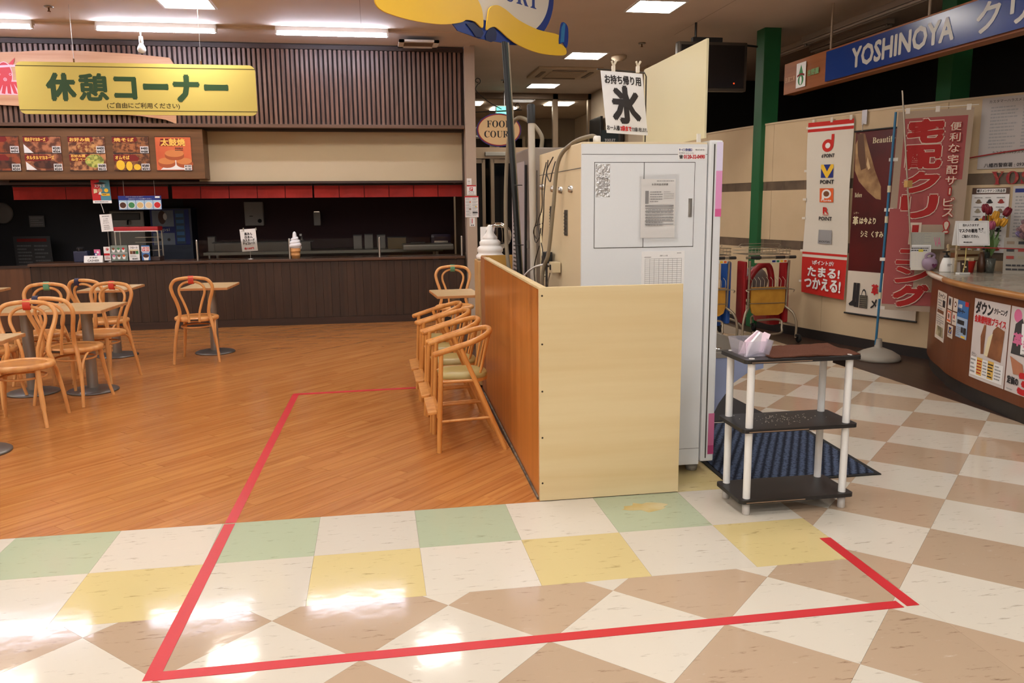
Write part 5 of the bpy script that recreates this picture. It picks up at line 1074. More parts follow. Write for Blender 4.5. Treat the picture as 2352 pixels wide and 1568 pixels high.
# ------------------------------------------------------------------ banners and posters on the shop wall
def on_wall(y_, z, off=.012):
    g = WF(y_, z); return lambda a, b_, c=0: g(a, b_, c+off)
fab = M('banner_white', (214, 206, 192), .8); fabr = M('banner_red', (190, 34, 24), .75)
t = thing('point_banner', 'white fabric banner of point logos with a red foot hanging on the beige wall', 'banner', (6.36, 4.15, .5))
Wb, Hb = .60, 1.80; wf = on_wall(4.47, .50, .03); wvf = lambda a, q, c=0: wf(a+.015*(1-q/1.8), q-.03*a/.6*(1 if q < .1 else .3), c+.010*math.sin(q*5+a*4))
b = B(); b.slab(wvf, 0, 0, Wb, Hb, -.002, 0, 0, 10, 24); b.done('cloth', fab, t)
b = B(); ms = []
itx = [('r', 0, .975, 1, 1, fabr), ('r', 0, .945, 1, .962, fabr), ('r', 0, .963, 1, .972, WHITE), ('r', 0, 0, 1, .215, fabr), ('r', 0, .232, 1, .245, fabr)]
itx += [('d', .48, .862, .125, fabr, .036), ('p', [(.545, .865), (.605, .865), (.605, .925), (.545, .925)], fabr), ('d', .48, .862, .055, WHITE, .016), ('t', 'd POINT', .36, .795, .64, .815, INK, .05)]
itx += [('p', [(.36, .68), (.64, .68), (.64, .755), (.36, .755)], NAVY), ('p', [(.36, .755), (.42, .755), (.5, .715), (.58, .755), (.64, .755), (.64, .735), (.52, .68), (.48, .68), (.36, .735)], YEL), ('t', 'POINT', .35, .645, .66, .667, INK, .05)]
itx += [('p', [(.34, .54), (.66, .54), (.66, .62), (.34, .62)], ORANGE), ('d', .5, .588, .11, WHITE, .026), ('r', .39, .555, .45, .588, WHITE), ('d', .5, .588, .07, BROWN, .016), ('t', 'Ponta', .38, .545, .62, .557, WHITE, .04)]
itx += [('t', 'R', .43, .475, .55, .51, fabr, .06), ('r', .42, .466, .56, .469, fabr), ('t', 'POINT', .34, .435, .64, .456, INK, .05)]
itx += [('p', [(.35, .30), (.65, .30), (.65, .38), (.35, .38)], GREY), ('t', 'WAON POINT', .37, .306, .63, .318, INK, .03)]
itx += [('t', '\\ポイントが/', .26, .175, .74, .20, WHITE, .04), ('t', 'たまる!', .17, .105, .88, .16, WHITE, .05), ('t', 'つかえる!', .10, .035, .92, .095, WHITE, .05)]
paint(b, wvf, Wb, Hb, itx, c=.0012, step=.0005, mats=ms); b.done('print', ms, t)
for q in (.12, .45, .80, 1.0, 1.3, 1.75):
    f = on_wall(4.50, .5+q, .03); b = B(); b.slab(f, 0, -.012, .05, .012, -.003, .002); b.done('loop', fab, t)
for a in (.05, .3, .55): f = on_wall(4.47, 2.28, .03); b = B(); b.slab(f, a, 0, a+.03, .05, -.002, .001); b.done('loop', fab, t)
t = thing('shoe_poster', 'dark red hanging poster of a leather shoe with boots at its white foot', 'poster', (6.55, 3.55, .34))
wf = on_wall(3.86, .34, .02); Wr, Hr = .80, 1.82; RD = M('poster_maroon', (98, 22, 20), .4, c2=(60, 14, 14), vscale=1.6, lo=.3, hi=.7); LE = M('leather_print', (176, 140, 96), .5, c2=(120, 84, 54), vscale=7); SK = M('leather_shade', (92, 62, 42), .5)
b = B(); b.slab(wf, 0, 0, Wr, Hr, -.002, 0, 0, 12, 1); b.done('sheet', M('poster_cream', (214, 202, 186), .5), t)
b = B(); ms = []
itx = [('r', 0, .24, 1, 1, RD), ('p', [(.005, .93), (.015, .79), (.09, .73), (.23, .675), (.36, .635), (.43, .63), (.42, .70), (.32, .785), (.25, .86), (.19, .925), (.14, .985), (.06, .99)], LE), ('p', [(.02, .985), (.115, .985), (.165, .87), (.185, .80), (.11, .79), (.05, .87)], SK), ('p', [(.20, .86), (.25, .80), (.22, .79), (.19, .82)], M('leather_light', (206, 176, 132), .5)),
       ('t', '𝐁𝐞𝐚𝐮𝐭𝐢𝐟𝐲', .26, .92, .58, .96, CREAM), ('t', '𝐁𝐞𝐟𝐨𝐫𝐞', .04, .645, .15, .67, CREAM), ('t', '革', .035, .495, .115, .54, CREAM, .04), ('t', 'レザー', .045, .552, .12, .566, CREAM), ('t', 'は今より', .14, .50, .38, .535, CREAM, .04), ('t', 'シミ', .17, .43, .27, .462, CREAM, .04), ('t', 'くすみ', .33, .43, .50, .462, CREAM, .04)]
itx += [('p', [(.06, .045), (.045, .055), (.10, .075), (.11, .175), (.155, .175), (.15, .045)], INK), ('p', [(.135, .04), (.125, .048), (.155, .07), (.16, .175), (.205, .175), (.2, .04)], INK), ('d', .275, .11, .035, INK, .035), ('d', .275, .108, .026, M('poster_cream', (214, 202, 186)), .027), ('r', .215, .04, .335, .11, INK), ('g', .222, .046, .328, .104, 5, 5, CREAM), ('t', '革', .39, .12, .48, .175, RED, .05), ('t', 'メ', .39, .045, .48, .095, INK, .04)]
paint(b, wf, Wr, Hr, itx, c=.001, step=.0005, mats=ms); b.done('print', ms, t)
for z in (0, Hr): b = B(); b.tube([wf(-.015+(Wr+.03)*k/12, z, .004) for k in range(13)], .009, 8); b.done('rod', BLACK, t)
b = B(); g = on_wall(3.80, 2.16, .02); b.tube([g(.02, 0, .01), g(.02, .05, .01), g(.03, .07, .01)], .004, 6); b.slab(g, .0, .06, .06, .20, -.004, .004); b.done('hook', STEEL, t)
# standing banner on a blue pole with a water base
t = thing('standing_banner', 'pink see-through standing banner with huge red letters on a blue pole', 'banner', (6.27, 3.06, 0))
b = B(); b.lathe([(0, 0), (.20, 0), (.205, .02), (.19, .05), (.13, .085), (.06, .11), (.035, .12), (.03, .19), (.026, .20), (0, .20)], 28, (6.30, 3.06, 0)); b.done('water_base', M('base_grey', (150, 142, 130), .5), t)
bpole = M('pole_light_blue', (44, 104, 140), .35)
Pb, Pt = Vector((6.275, 3.065, .14)), Vector((6.315, 3.05, 2.26))
B().tube([Pb, Pt], .011, 12).done('pole', bpole, t)
for k in (.22, .55, .68): c0 = Pb.lerp(Pt, k); B().tube([c0-Vector((0, 0, .03)), c0+Vector((0, 0, .03))], .015, 12).done('pole_joint', M('joint_cream', (200, 190, 160), .5), t)
fd = Vector((.735, -.68, 0)).normalized(); pv = (Pt-Pb).normalized(); fo_ = Pb.lerp(Pt, .16)+fd*.02
FH = 1.78; fn = fd.cross(Vector((0, 0, 1)))
flag = lambda a, q, c=0: fo_+fd*a+pv*q+fn*(c+.014*math.sin(q*3.2+a*4))
fpk = M('flag_pink', (166, 80, 80), .75, trans=0, alpha=.85); fwh = M('flag_white', (176, 154, 134), .75, alpha=.80)
b = B(); b.slab(flag, 0, 0, .60, FH, -.001, 0, 0, 14, 34); b.done('cloth', fwh, t)
b = B(); ms = []
itx = [('r', .10, .66, .93, .965, fpk), ('r', .10, .44, .80, .66, fpk), ('r', .0, .03, .42, .52, fpk), ('r', .42, .03, 1, .10, fpk), ('r', .45, .30, .9, .44, fwh)]
FW = M('flag_letter_white', (206, 186, 168), .7); FRD = M('flag_letter_red', (158, 22, 18), .7)
for ch, q0, q1 in (('宅', .845, .955), ('配', .72, .83), ('ク', .60, .70), ('リ', .475, .585), ('ー', .34, .45), ('ニ', .24, .315), ('ン', .145, .225), ('グ', .025, .135)):
    if ch == 'ー': itx += [('r', .30, q0, .46, q1, FW), ('r', .335, q0+.012, .425, q1-.012, FRD)]; continue
    itx += [('t', ch, .17, q0+.004, .62, q1-.004, FW, .135), ('t', ch, .17, q0+.004, .62, q1-.004, FRD, .09)]
for k, ch in enumerate('便利な宅配サービス'):
    if ch == 'ー': itx += [('r', .765, .895-.052*k, .815, .935-.052*k, FRD), ('r', .78, .90-.052*k, .80, .93-.052*k, FW)]; continue
    itx += [('t', ch, .72, .895-.052*k, .86, .935-.052*k, FRD, .10), ('t', ch, .72, .895-.052*k, .86, .935-.052*k, FW, .02)]
itx += [('t', '!', .76, .40, .82, .455, FRD, .12), ('t', '!', .76, .40, .82, .455, FW, .02)]
paint(b, flag, .60, FH, itx, c=.0016, step=.0009, mats=ms); b.done('print', ms, t)
for q in (0, .45, .9, 1.35): b = B(); b.slab(flag, -.045, q, .03, q+.03, -.003, .003); b.done('loop', M('loop_white', (214, 206, 196), .7), t)
b = B(); b.tube([flag(-.02, FH+.02), flag(.63, FH+.02)], .004, 6); b.done('cross_bar', M('loop_white', (214, 206, 196)), t)
for a in (.06, .3, .54): b = B(); b.slab(flag, a, FH-.02, a+.035, FH+.03, -.002, .002); b.done('loop', M('loop_white', (214, 206, 196)), t)
t = thing('leaning_pole', 'thin silver pole leaning across the pink banner from the counter end', 'pole', (6.36, 2.80, .88))
B().tube([(6.345, 2.745, 1.04), (6.235, 2.86, 2.42)], .0075, 10).done('pole', M('pole_silver', (180, 168, 150), .35, .7), t); B().box((6.30, 2.785, 1.62), (.05, .05, .06), bev=.006).done('tape_wrap', M('packing_tape', (190, 150, 90), .4), t); B().tube([(6.345, 2.745, 1.04), (6.36, 2.74, .885)], .010, 8).done('green_tip', M('tip_green', (40, 90, 70), .5), t)
# papers on the wall behind the counter
tag(poster('public_notice', 'large grey notice in small print high on the right wall with a police telephone number', 'notice', on_wall(2.70, 1.74, .012), .95, .60, [('t', 'カスタマーハラスメントに対する基本方針', .06, .92, .62, .965, INK), ('l', .08, .28, .30, .88, 13, GREY), ('l', .34, .28, .96, .88, 13, GREY), ('t', 'カスタマーハラスメントへの対応', .12, .20, .55, .25, INK), ('t', '八幡西警察署 : 093-645-0110', .06, .02, .55, .08, INK, .02)], M('notice_grey', (176, 168, 164), .6), .002, na=10))
b = B(); g = on_wall(2.82, 1.83, .03); tag(B().tube([g(.02*k*2.5, .012*k*.35+.02*math.sin(k/7), 0) for k in range(20)], .006, 6).done('red_ribbon', M('ribbon_red', (150, 36, 36), .6)), 'thin red ribbon strung across the big grey notice', 'ribbon')
t = thing('letter_garland', 'red cut-out letters with stars along the wall above the hat price list', 'letters', (6.95, 2.6, 1.6))
for k, ch in enumerate('𝐘𝐎𝐒𝐇'):
    g = on_wall(2.60, 1.605, .012); b = B(); b.text(g, ch, .01+.115*k, 0, .105+.115*k, .11, .006); b.text(lambda a, q, c=0: g(a, q, c), ch, .01+.115*k, 0, .105+.115*k, .11, .0); b.done('letter', M('letter_red', (150, 34, 40), .5, c2=(170, 90, 60), vscale=30, lo=.3, hi=.5), t)
hat = [M('hat_%d' % k, c, .6) for k, c in enumerate(((130, 110, 90), (40, 38, 40), (150, 50, 40), (150, 140, 120), (80, 60, 44)))]
itx = [('r', 0, .9, 1, 1, M('check_brown', (90, 66, 56))), ('r', .12, .92, .9, .985, WHITE), ('t', '帽子メンテナンス料金表', .14, .93, .88, .975, INK, .03)]
for r_ in range(6):
    for c_ in range(3): itx += [('d', .20+.30*c_, .775-.145*r_, .09, hat[(r_*3+c_) % 5], .018), ('d', .20+.30*c_, .79-.145*r_, .055, hat[(r_*3+c_) % 5], .034), ('l', .08+.30*c_, .83-.145*r_, .3+.30*c_, .865-.145*r_, 1, GREY)]
tag(poster('hat_price_list', 'price list poster with rows of little hats behind the tulips', 'poster', on_wall(2.72, 1.02, .012), .30, .56, itx, WHITE, .002, na=4))
tag(poster('text_poster', 'pale poster of small print right of the hat price list', 'poster', on_wall(2.44, 1.04, .012), .42, .55, [('r', .04, .9, .96, .96, NAVY)]+[('l', .06, .05, .94, .86, 16, GREY)], M('poster_pale', (190, 184, 180), .6), .002, na=5))
tag(poster('green_chart', 'narrow white and green sheet on the wall behind the pink banner edge', 'notice', on_wall(2.93, 1.52, .012), .13, .40, [('r', .1, .72, .9, .95, GRN), ('r', .1, .05, .9, .3, GRN), ('l', .1, .35, .9, .7, 4, GREY)], WHITE, .002, na=3))
tag(poster('red_flyer', 'red and purple flyer on the wall beside the pink banner, above the magazine rack', 'flyer', on_wall(2.93, 1.22, .012), .13, .26, [('r', .05, .5, .95, .97, M('flyer_purple', (90, 50, 90))), ('r', .2, .1, .8, .4, WHITE), ('l', .25, .13, .75, .37, 4, INK)], RED, .002, na=3))

# ------------------------------------------------------------------ blue shop sign on the ceiling
t = thing('shop_sign', 'long blue overhead sign with white letters and a brown end panel', 'sign', (6.22, 2.2, 2.62))
sg = FR((6.15, 4.85, 2.63), (0, -1, 0)); osg = wood_mat('sign_wood', (150, 88, 46), (128, 72, 36), 'y', 6, .45, 0)
B().box((6.225, 2.30, 2.795), (.13, 5.1, .325), bev=.004).done('box', osg, t)
b = B(); b.slab(sg, .88, .02, 5.06, .305, 0, .012); b.done('blue_panel', M('panel_blue', (24, 52, 120), .22), t)
b = B(); b.text(FR((6.136, 4.85, 2.63), (0, -1, 0)), 'YOSHINOYA', 1.345, .078, 2.72, .25, .001, 0, .05); b.text(FR((6.136, 4.85, 2.63), (0, -1, 0)), 'クリーニング', 2.97, .055, 4.7, .275, .001, 0, .03); b.done('lettering', M('panel_white', (190, 186, 178), .4), t)
ms = []; b = B(); paint(b, FR((6.158, 4.80, 2.66), (0, -1, 0)), .78, .27, [('r', .30, .02, .55, .95, WHITE), ('d', .425, .30, .075, GRN, .2), ('p', [(.36, .48), (.49, .48), (.425, .88)], GRN), ('p', [(.33, .50), (.425, .56), (.52, .50), (.52, .42), (.425, .49), (.33, .42)], DRED), ('d', .425, .28, .03, WHITE, .16), ('t', '洗濯工房', .0, .34, .27, .54, M('sign_tan', (190, 140, 104)), .02), ('t', '吉野屋', .60, .36, .88, .58, M('sign_mint', (120, 160, 110)), .04)], c=.001+.008, mats=ms); b.done('emblem', ms, t)
for y in (4.03, 2.55, 1.1): B().tube([(6.22, y, 2.95), (6.22, y, H)], .012, 10).done('hanger_rod', M('rod_beige', (160, 140, 120), .5), t)

# ------------------------------------------------------------------ curved service counter and what stands on it
CP = [(6.95, 3.02), (6.70, 2.90), (6.42, 2.50), (6.22, 2.10), (6.09, 1.83), (5.96, 1.42), (5.88, .99), (5.84, .75), (5.80, .3), (5.80, -.3), (5.80, -1.0)]
CC = [Vector((p.x, p.y, 0)) for p in smooth_path([(x, y, 0) for x, y in CP], 8)]; CS = [0.0]
for a, b_ in zip(CC, CC[1:]): CS.append(CS[-1]+(b_-a).length)
cf = curve_frame(CC, CS, 0, 0, 1); CL = CS[-1]
sc = thing('service_counter', 'curved brown service counter with a wooden edged pale top at the right edge', 'counter', (6.4, 1.2, 0))
cbr = M('counter_brown', (112, 60, 30), .4, c2=(100, 52, 26), vscale=3)
b = B(); b.slab(cf, 0, .115, CL, .83, -.05, 0, 0, 60, 1); b.done('front', cbr, sc)
b = B(); b.slab(cf, 0, .0005, CL, .115, -.05, -.025, 0, 60, 1); b.done('kick_board', M('kick_black', (44, 40, 38), .4), sc)
edge_pts = [cf(CL*k/60, 0, .035) for k in range(61)]; inner = [Vector((7.35, -1.0, 0)), Vector((7.35, 1.6, 0)), Vector((6.98, 2.35, 0)), Vector((6.78, 2.80, 0))]
poly = [(p.x, p.y) for p in edge_pts if p.y < 2.84]+[(p.x, p.y) for p in inner]
B().prism(poly, fz, .845, .868).done('top', M('top_laminate', (176, 166, 150), .18, c2=(160, 150, 134), vscale=5), sc)
b = B(); b.tube([cf(CL*k/60, .848, .03) for k in range(61) if cf(CL*k/60, 0, 0).y < 2.86], .024, 12); b.done('wood_nose', wood_mat('nose_wood', (176, 122, 66), (150, 98, 50), 'y', 6, .3, 0), sc)
b = B(); b.tube([cf(CL*k/60, .848, .0345) for k in range(61) if 2.0 < cf(CL*k/60, 0, 0).y < 2.86], .0225, 12); b.done('clear_tape', M('clear_tape', (226, 214, 196), .15), sc)
B().box((7.0, .2, .84), (.68, 2.3, .008)).done('inner_shelf', BLACK, sc)
def on_counter(y_, z, off=.003):
    g = curve_frame(CC, CS, arc_at(CC, CS, y_), z, 1); return lambda a, q, c=0: g(a, q, c+off)
def flyer(name, label, cat, y_, z, w, h_, items, base): return tag(poster(name, None, None, on_counter(y_, z), w, h_, items, base, .002, na=max(2, int(w/.06))), label, cat)
flyer('narrow_flyer', 'narrow white flyer at the left end of the curved counter front', 'flyer', 2.318, .333, .325, .40, [('t', 'ミャイン!', .12, .86, .85, .96, INK, .05), ('l', .1, .62, .6, .84, 4, GREY), ('r', .62, .7, .9, .84, INK), ('r', .1, .55, .8, .62, BROWN), ('l', .1, .35, .9, .52, 4, GREY), ('t', 'おしゃれ', .2, .30, .6, .36, INK), ('p', [(.1, .08), (.9, .08), (.85, .28), (.2, .28)], food('plush', (190, 176, 140), (120, 110, 84)))], M('flyer_cream', (214, 200, 186), .6))
for k, (y_, z, nm, it) in enumerate(((1.962, .627, 'small payment card with a dark emblem, top left of its cluster', [('r', .2, .3, .8, .9, GREY), ('d', .5, .6, .2, INK)]), (1.82, .627, 'small payment card with a ring mark, top right of its cluster', [('d', .5, .55, .24, BROWN), ('d', .5, .55, .13, WHITE)]), (1.962, .519, 'small orange-framed card, middle left of its cluster', [('r', .05, .1, .95, .95, ORANGE), ('r', .2, .25, .8, .85, WHITE), ('d', .5, .55, .18, BROWN)]), (1.825, .518, 'small card with a red letter, middle right of its cluster', [('t', 'R', .35, .5, .65, .8, RED, .05), ('t', 'POINT', .2, .25, .8, .38, INK)]), (1.909, .407, 'small card with a yellow and blue check mark, lowest of its cluster', [('p', [(.2, .35), (.8, .35), (.8, .85), (.2, .85)], NAVY), ('p', [(.2, .85), (.5, .5), (.8, .85), (.8, .75), (.5, .36), (.2, .75)], YEL), ('t', 'POINT', .2, .15, .8, .28, INK)]))):
    flyer('payment_card', nm, 'card', y_, z, .095 if k in (1, 3) else .125, .098, it, M('flyer_cream', (214, 200, 186)))['group'] = 'payment cards on the counter front'
flyer('blue_flyer', 'blue and white product flyer beside the small cards on the counter front', 'flyer', 1.729, .443, .205, .28, [('r', 0, .0, 1, .55, M('flyer_pale', (160, 180, 206))), ('r', .7, .88, 1, 1, RED), ('t', '水道管', .08, .80, .45, .90, WHITE, .03), ('t', 'クリーナー', .06, .66, .72, .78, INK, .06), ('r', .1, .36, .75, .48, INK), ('r', .5, .15, .68, .3, INK), ('r', .72, .12, .95, .3, INK), ('l', .08, .05, .45, .3, 5, GREY), ('r', .55, .02, .9, .07, YEL)], BLUE)
JK = M('jacket_tan', (150, 96, 60), .6, c2=(120, 74, 46), vscale=8)
flyer('down_poster', 'white poster of a tan down jacket with bold Japanese lettering on the counter', 'poster', 1.446, .19, .445, .58, [('t', 'ダウン', .06, .82, .56, .97, INK, .06), ('t', 'クリーニング', .6, .86, .94, .93, INK, .05), ('t', '会員様特別プライス', .05, .71, .93, .80, RED, .05), ('p', [(.32, .33), (.40, .34), (.42, .70), (.36, .70), (.28, .55)], JK), ('p', [(.48, .32), (.88, .30), (.92, .68), (.72, .72), (.62, .66), (.56, .5)], JK), ('p', [(.42, .33), (.52, .32), (.62, .62), (.50, .56)], CREAM), ('r', .04, .04, .96, .27, WHITE), ('t', 'ダウン', .05, .27, .2, .33, INK), ('r', .24, .06, .40, .28, M('yellow_soft', (222, 180, 90))), ('r', .56, .06, .72, .28, M('yellow_soft', (222, 180, 90))), ('l', .05, .06, .2, .26, 4, GREY), ('l', .25, .07, .39, .26, 5, RED), ('l', .43, .07, .54, .26, 5, GREY), ('l', .57, .07, .71, .26, 5, INK), ('l', .76, .07, .92, .26, 5, GREY)], M('poster_pinkish', (206, 196, 192), .6))
flyer('suit_poster', 'poster of a dark leather jacket cut off by the right edge, on the counter', 'poster', .995, .19, .445, .58, [('d', .18, .90, .10, PINK), ('t', '30', .35, .86, .6, .96, INK, .05), ('p', [(.08, .45), (.14, .80), (.3, .88), (.42, .7), (.6, .88), (.78, .8), (.84, .45)], M('jacket_dark', (62, 60, 62))), ('p', [(.32, .47), (.30, .82), (.46, .84), (.48, .47)], WHITE), ('t', '革', .12, .56, .34, .70, PINK, .06), ('t', '装', .38, .54, .60, .68, PINK, .06), ('t', 'コート', .36, .47, .6, .53, INK), ('p', [(.08, .42), (.4, .36), (.46, .24), (.2, .22)], M('leather_tan', (180, 120, 90))), ('t', '定価の', .06, .10, .34, .19, INK, .05), ('t', '3', .36, .03, .62, .25, RED, .10), ('l', .06, .02, .3, .05, 1, GREY)], M('poster_pinkish', (206, 196, 192)))
CZ = .8685
t = thing('soap_bottle', 'white pump bottle with a black top on the curved counter', 'bottle', (6.49, 2.47, CZ))
b = B(); b.lathe([(0, 0), (.047, 0), (.050, .008), (.046, .06), (.030, .115), (.022, .122), (0, .122)], 20, (6.49, 2.47, CZ)); b.done('bottle', PLASTIC_W, t)
b = B(); b.lathe([(0, .118), (.022, .118), (.022, .14), (.010, .146), (.006, .168), (0, .168)], 14, (6.49, 2.47, CZ)); b.box((6.475, 2.46, CZ+.172), (.06, .02, .012), bev=.004); b.done('pump', PLASTIC_B, t); b = B(); paint(b, FR((6.463, 2.424, CZ+.02), (.98, -.2, 0)), .05, .06, [('l', .1, .5, .9, .9, 2, INK)], mats=(ms := [])); b.done('print', ms, t)
t = thing('red_cup', 'red plastic cup full of slips on the curved counter below the mask sign', 'cup', (6.62, 2.36, CZ))
b = B(); b.lathe([(0, .004), (.036, .004), (.050, .10), (.054, .10), (.050, .092), (.038, 0), (0, 0)], 20, (6.62, 2.36, CZ)); b.done('cup', M('cup_red', (180, 34, 24), .4), t)
for k in range(4): B().box((6.60+.012*k, 2.36, CZ+.08), (.005, .05, .085), rot=.2*k).done('slip', CREAM, t)
t = thing('fabric_pouch', 'grey purple rounded pouch with a dark heart beside the pump bottle', 'pouch', (6.44, 2.60, CZ))
pm = M('toy_grey', (150, 130, 150), .6); b = B(); b.lathe([((.062-.012*math.cos(a))*math.sin(a), .06-.06*math.cos(a)) for a in [k*PI/12 for k in range(13)]], 18, (6.43, 2.60, CZ)); b.done('body', pm, t)
b = B(); b.add([FR((6.43, 2.538, CZ+.05), (.95, -.3, 0))(.022*math.sin(a)**3, .0015*(13*math.cos(a)-5*math.cos(2*a)-2*math.cos(3*a)), .004) for a in [2*PI*k/20 for k in range(20)]], [tuple(range(20))]); b.done('heart', M('heart_dark', (80, 24, 60), .5), t)
b = B(); b.tube(smooth_path([(6.40, 2.60, CZ+.10), (6.39, 2.60, CZ+.135), (6.43, 2.60, CZ+.15), (6.47, 2.60, CZ+.135), (6.46, 2.60, CZ+.10)], 5), .012, 8); b.done('frill', pm, t)
t = thing('mask_sign', 'white folded tent sign asking to wear masks, on a small crate', 'sign', (6.55, 2.24, 1.09))
mu = (math.cos(-.25), math.sin(-.25), 0); poster('front_face', None, None, FR((6.39, 2.22, 1.105), mu, (.05, .22, .97)), .255, .205, [('g', .04, .05, .96, .95, 1, 1, INK), ('t', '恐れ入りますが', .18, .78, .68, .88, INK, .03), ('t', 'マスクの着用', .06, .53, .62, .68, INK, .05), ('d', .69, .67, .025, INK), ('d', .79, .68, .025, INK), ('d', .74, .60, .055, INK), ('d', .74, .60, .048, WHITE), ('d', .72, .61, .012, INK), ('d', .76, .61, .012, INK), ('t', 'に', .82, .50, .88, .56, INK), ('t', 'ご協力ください。', .14, .32, .66, .44, INK, .03), ('l', .18, .1, .6, .18, 1, INK)], WHITE, .003, parent=t)
poster('rear_face', None, None, FR((6.645, 2.235, 1.105), (-mu[0], -mu[1], 0), (-.05, -.16, .97)), .255, .205, [], WHITE, .003, parent=t)
t = thing('small_crate', 'small pale wooden crate of cards under the mask sign', 'crate', (6.65, 2.46, CZ)); cw = wood_mat('crate_wood', (186, 166, 130), (166, 144, 108), 'x', 9, .6, 0)
for z in (.985, 1.035, 1.085):
    for y in (2.40, 2.52): B().box((6.65, y, z), (.25, .012, .03), bev=.002).done('slat', cw, t)
for x in (6.535, 6.765):
    for y in (2.41, 2.51): B().box((x, y, .986), (.016, .014, .234)).done('post', cw, t)
B().box((6.65, 2.46, .96), (.23, .1, .01)).done('shelf', cw, t); B().box((6.65, 2.46, 1.0), (.2, .08, .06)).done('card_stack', BROWN, t)
t = thing('leaflet_rack', 'clear rack of leaflets and a newspaper at the tip of the curved counter', 'rack', (6.46, 2.72, CZ))
rk = M('acrylic', (240, 244, 244), .05, trans=1, ior=1.2); b = B(); b.slab(FR((6.33, 2.73, CZ), (.93, -.36, 0)), 0, 0, .26, .16, -.08, -.076); b.done('acrylic_front', rk, t)
for k, (a, z, w, h_, off, it, bs) in enumerate(((-.02, 0, .16, .16, .005, [('g', .05, .2, .95, .9, 5, 6, LGREY)], M('leaflet_white', (214, 208, 196), .6)), (.02, .05, .17, .17, -.03, [('t', '半額セール', .06, .52, .94, .78, RED, .05), ('l', .05, .82, .9, .95, 1, INK), ('l', .05, .4, .9, .5, 1, INK)], WHITE), (.14, .02, .16, .19, -.02, [('l', .06, .75, .94, .95, 2, INK), ('r', .42, .45, .66, .85, M('note_yellow', (214, 196, 70))), ('l', .06, .1, .94, .6, 5, GREY)], LGREY), (.04, .18, .28, .15, -.06, [('l', .03, .05, .62, .95, 12, GREY), ('t', 'VA', .7, .15, .9, .7, PINK)], M('newsprint', (170, 168, 154), .7)))):
    o = poster('leaflet', None, None, FR(Vector((6.32, 2.70, CZ+.002+z))+Vector((.36, .93, 0))*(-off), (.93, -.36, 0), (.05, .14, .98)), w, h_, it, bs, .003, parent=t)
    for v in []: pass
t = thing('phone_stand', 'small dark tablet card with a yellow ribbon on a white stand, front of the counter', 'card', (6.46, 2.24, CZ))
B().box((6.46, 2.22, CZ+.008), (.10, .05, .016), bev=.004).done('foot', PLASTIC_W, t); poster('card', None, None, FR((6.435, 2.215, CZ+.016), (.96, -.26, 0), (.05, .2, .97)), .062, .10, [('d', .3, .7, .12, CREAM), ('d', .65, .45, .12, CREAM), ('d', .4, .25, .12, CREAM)], M('card_dark', (60, 44, 36), .4), .006, parent=t)
B().tube([(6.485, 2.235, CZ+.22), (6.47, 2.215, CZ+.1), (6.45, 2.205, CZ+.018)], .004, 6).done('ribbon', M('ribbon_yellow2', (200, 180, 110), .5), t)
tag(B().box((6.55, 2.44, CZ+.06), (.09, .05, .12), bev=.006).done('white_box', M('box_white', (206, 200, 190), .5)), 'small white box with a red flower print behind the pump bottle', 'box')
t = thing('clear_bag', 'small bottle in a dark wrap right of the red cup', 'bottle', (6.74, 2.36, CZ)); b = B(); b.lathe([(0, 0), (.03, 0), (.034, .08), (.02, .13), (.016, .17), (0, .17)], 12, (6.74, 2.36, CZ)); b.done('bottle', M('bottle_brown', (90, 60, 44), .3), t)
# flowers
def bouquet(name, label, c, kinds, n, spread, hgt, seed, stem=GRN, head=.03):
    rr = random.Random(seed); t = thing(name, label, 'flowers', c)
    b = B(); b.lathe([(0, 0), (.04, 0), (.05, .05), (.036, .15), (.045, .17), (.04, .168), (.03, .14), (.0, .02)], 16, c); b.done('vase', M('vase_glass', (120, 124, 116), .1, trans=.6), t)
    b = B(); hs = []
    for k in range(n):
        a = rr.random()*2*PI; R = spread*math.sqrt(rr.random()); p = Vector((c[0]+R*math.cos(a), c[1]+R*math.sin(a), c[2]+hgt*(1+.22*rr.uniform(-1, 1)))); hs.append(p)
        b.tube(smooth_path([(c[0], c[1], c[2]+.12), ((c[0]+p.x)/2, (c[1]+p.y)/2, c[2]+hgt*.6), p], 4), .004, 5)
    b.done('stems', M('stem_green', (70, 96, 50), .6), t)['kind'] = 'stuff'
    for k, p in enumerate(hs):
        m = kinds[k % len(kinds)]; b = B(); d = Vector((p.x-c[0], p.y-c[1], .18)).normalized()
        for q in range(5):
            aa = q*2*PI/5; X_, Y_, Z_ = basis(d); o = p+(X_*math.cos(aa)+Y_*math.sin(aa))*head*.4
            b.lathe([(head*.42*math.sin(w), head*(1-math.cos(w))) for w in [j*PI/5 for j in range(6)]], 6, o, axis=d)
        b.done('flower', m, t)
    return t
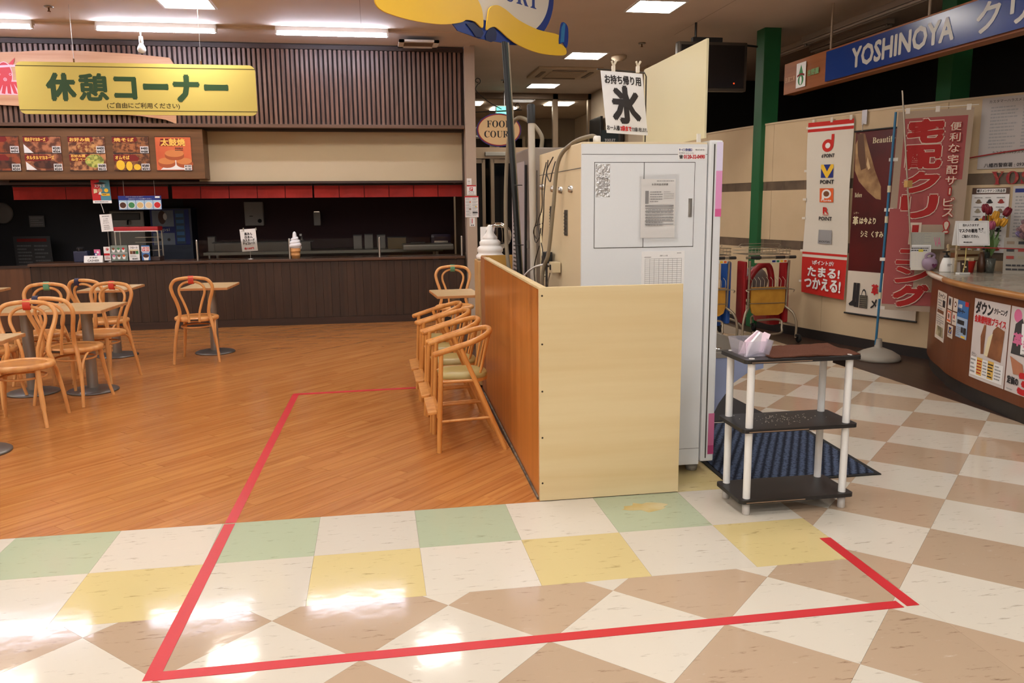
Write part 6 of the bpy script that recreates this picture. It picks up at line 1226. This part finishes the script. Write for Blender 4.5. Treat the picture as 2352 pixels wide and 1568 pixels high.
bouquet('tulip_vase', 'bunch of dark red and yellow artificial tulips behind the mask sign', (6.84, 2.43, CZ), [M('tulip_red', (120, 26, 40), .5), M('tulip_yellow', (220, 160, 50), .5), M('tulip_red', (120, 26, 40)), M('tulip_yellow', (220, 160, 50)), M('tulip_pink', (170, 84, 110), .5)], 12, .12, .42, 4, head=.038)
bouquet('dried_flowers', 'mass of dusty pink dried flowers at the right edge of the counter', (6.98, 1.98, CZ), [M('dried_pink', (160, 124, 120), .8), M('dried_mauve', (130, 100, 104), .8), M('dried_lilac', (110, 96, 130), .8)], 60, .17, .36, 9, head=.028)
b = B(); bl = random.Random(8)
t = thing('green_leaves', 'spray of green leaves and small yellow flowers right of the mask sign', 'plant', (6.74, 2.26, CZ))
for k in range(14):
    a = bl.random()*2*PI; d = Vector((math.cos(a)*.5, math.sin(a)*.5, 1)).normalized(); l = bl.uniform(.14, .28); X_, Y_, _ = basis(d)
    b.add([Vector((6.76, 2.28, CZ+.14))+d*(l*s)+X_*w for s, w in ((0, .004), (.5, .014), (1, 0), (.5, -.014))], [(0, 1, 2, 3)])
b.done('leaves', M('leaf_green', (84, 112, 58), .5), t)['kind'] = 'stuff'
b = B(); b.lathe([(0, 0), (.03, 0), (.04, .12), (.034, .12), (.0, .02)], 12, (6.76, 2.28, CZ)); b.done('pot', M('vase_glass', (120, 124, 116)), t)
tag(B().tube([(6.40, 2.20, 1.095), (6.7, 1.9, 1.09), (7.1, 1.45, 1.08), (7.3, 1.2, 1.08)], .005, 6).done('red_string', M('ribbon_red', (150, 36, 36))), 'thin red cord stretched from the mask sign over the counter', 'cord')
tag(poster('price_sheet', 'grey sheet of garment pictures standing under the dried flowers', 'price sheet', FR((6.78, 2.16, CZ), (.75, -.66, 0), (.04, .1, 1)), .34, .30, [q for r_ in range(3) for c_ in range(4) for q in (('r', .06+.24*c_, .62-.0-.2*r_+.2, .22+.24*c_, .70-.2*r_+.2, hat[(r_+c_) % 5]),)]+[('l', .06, .08, .9, .3, 2, INK)], M('sheet_grey', (150, 142, 130), .6), .003))
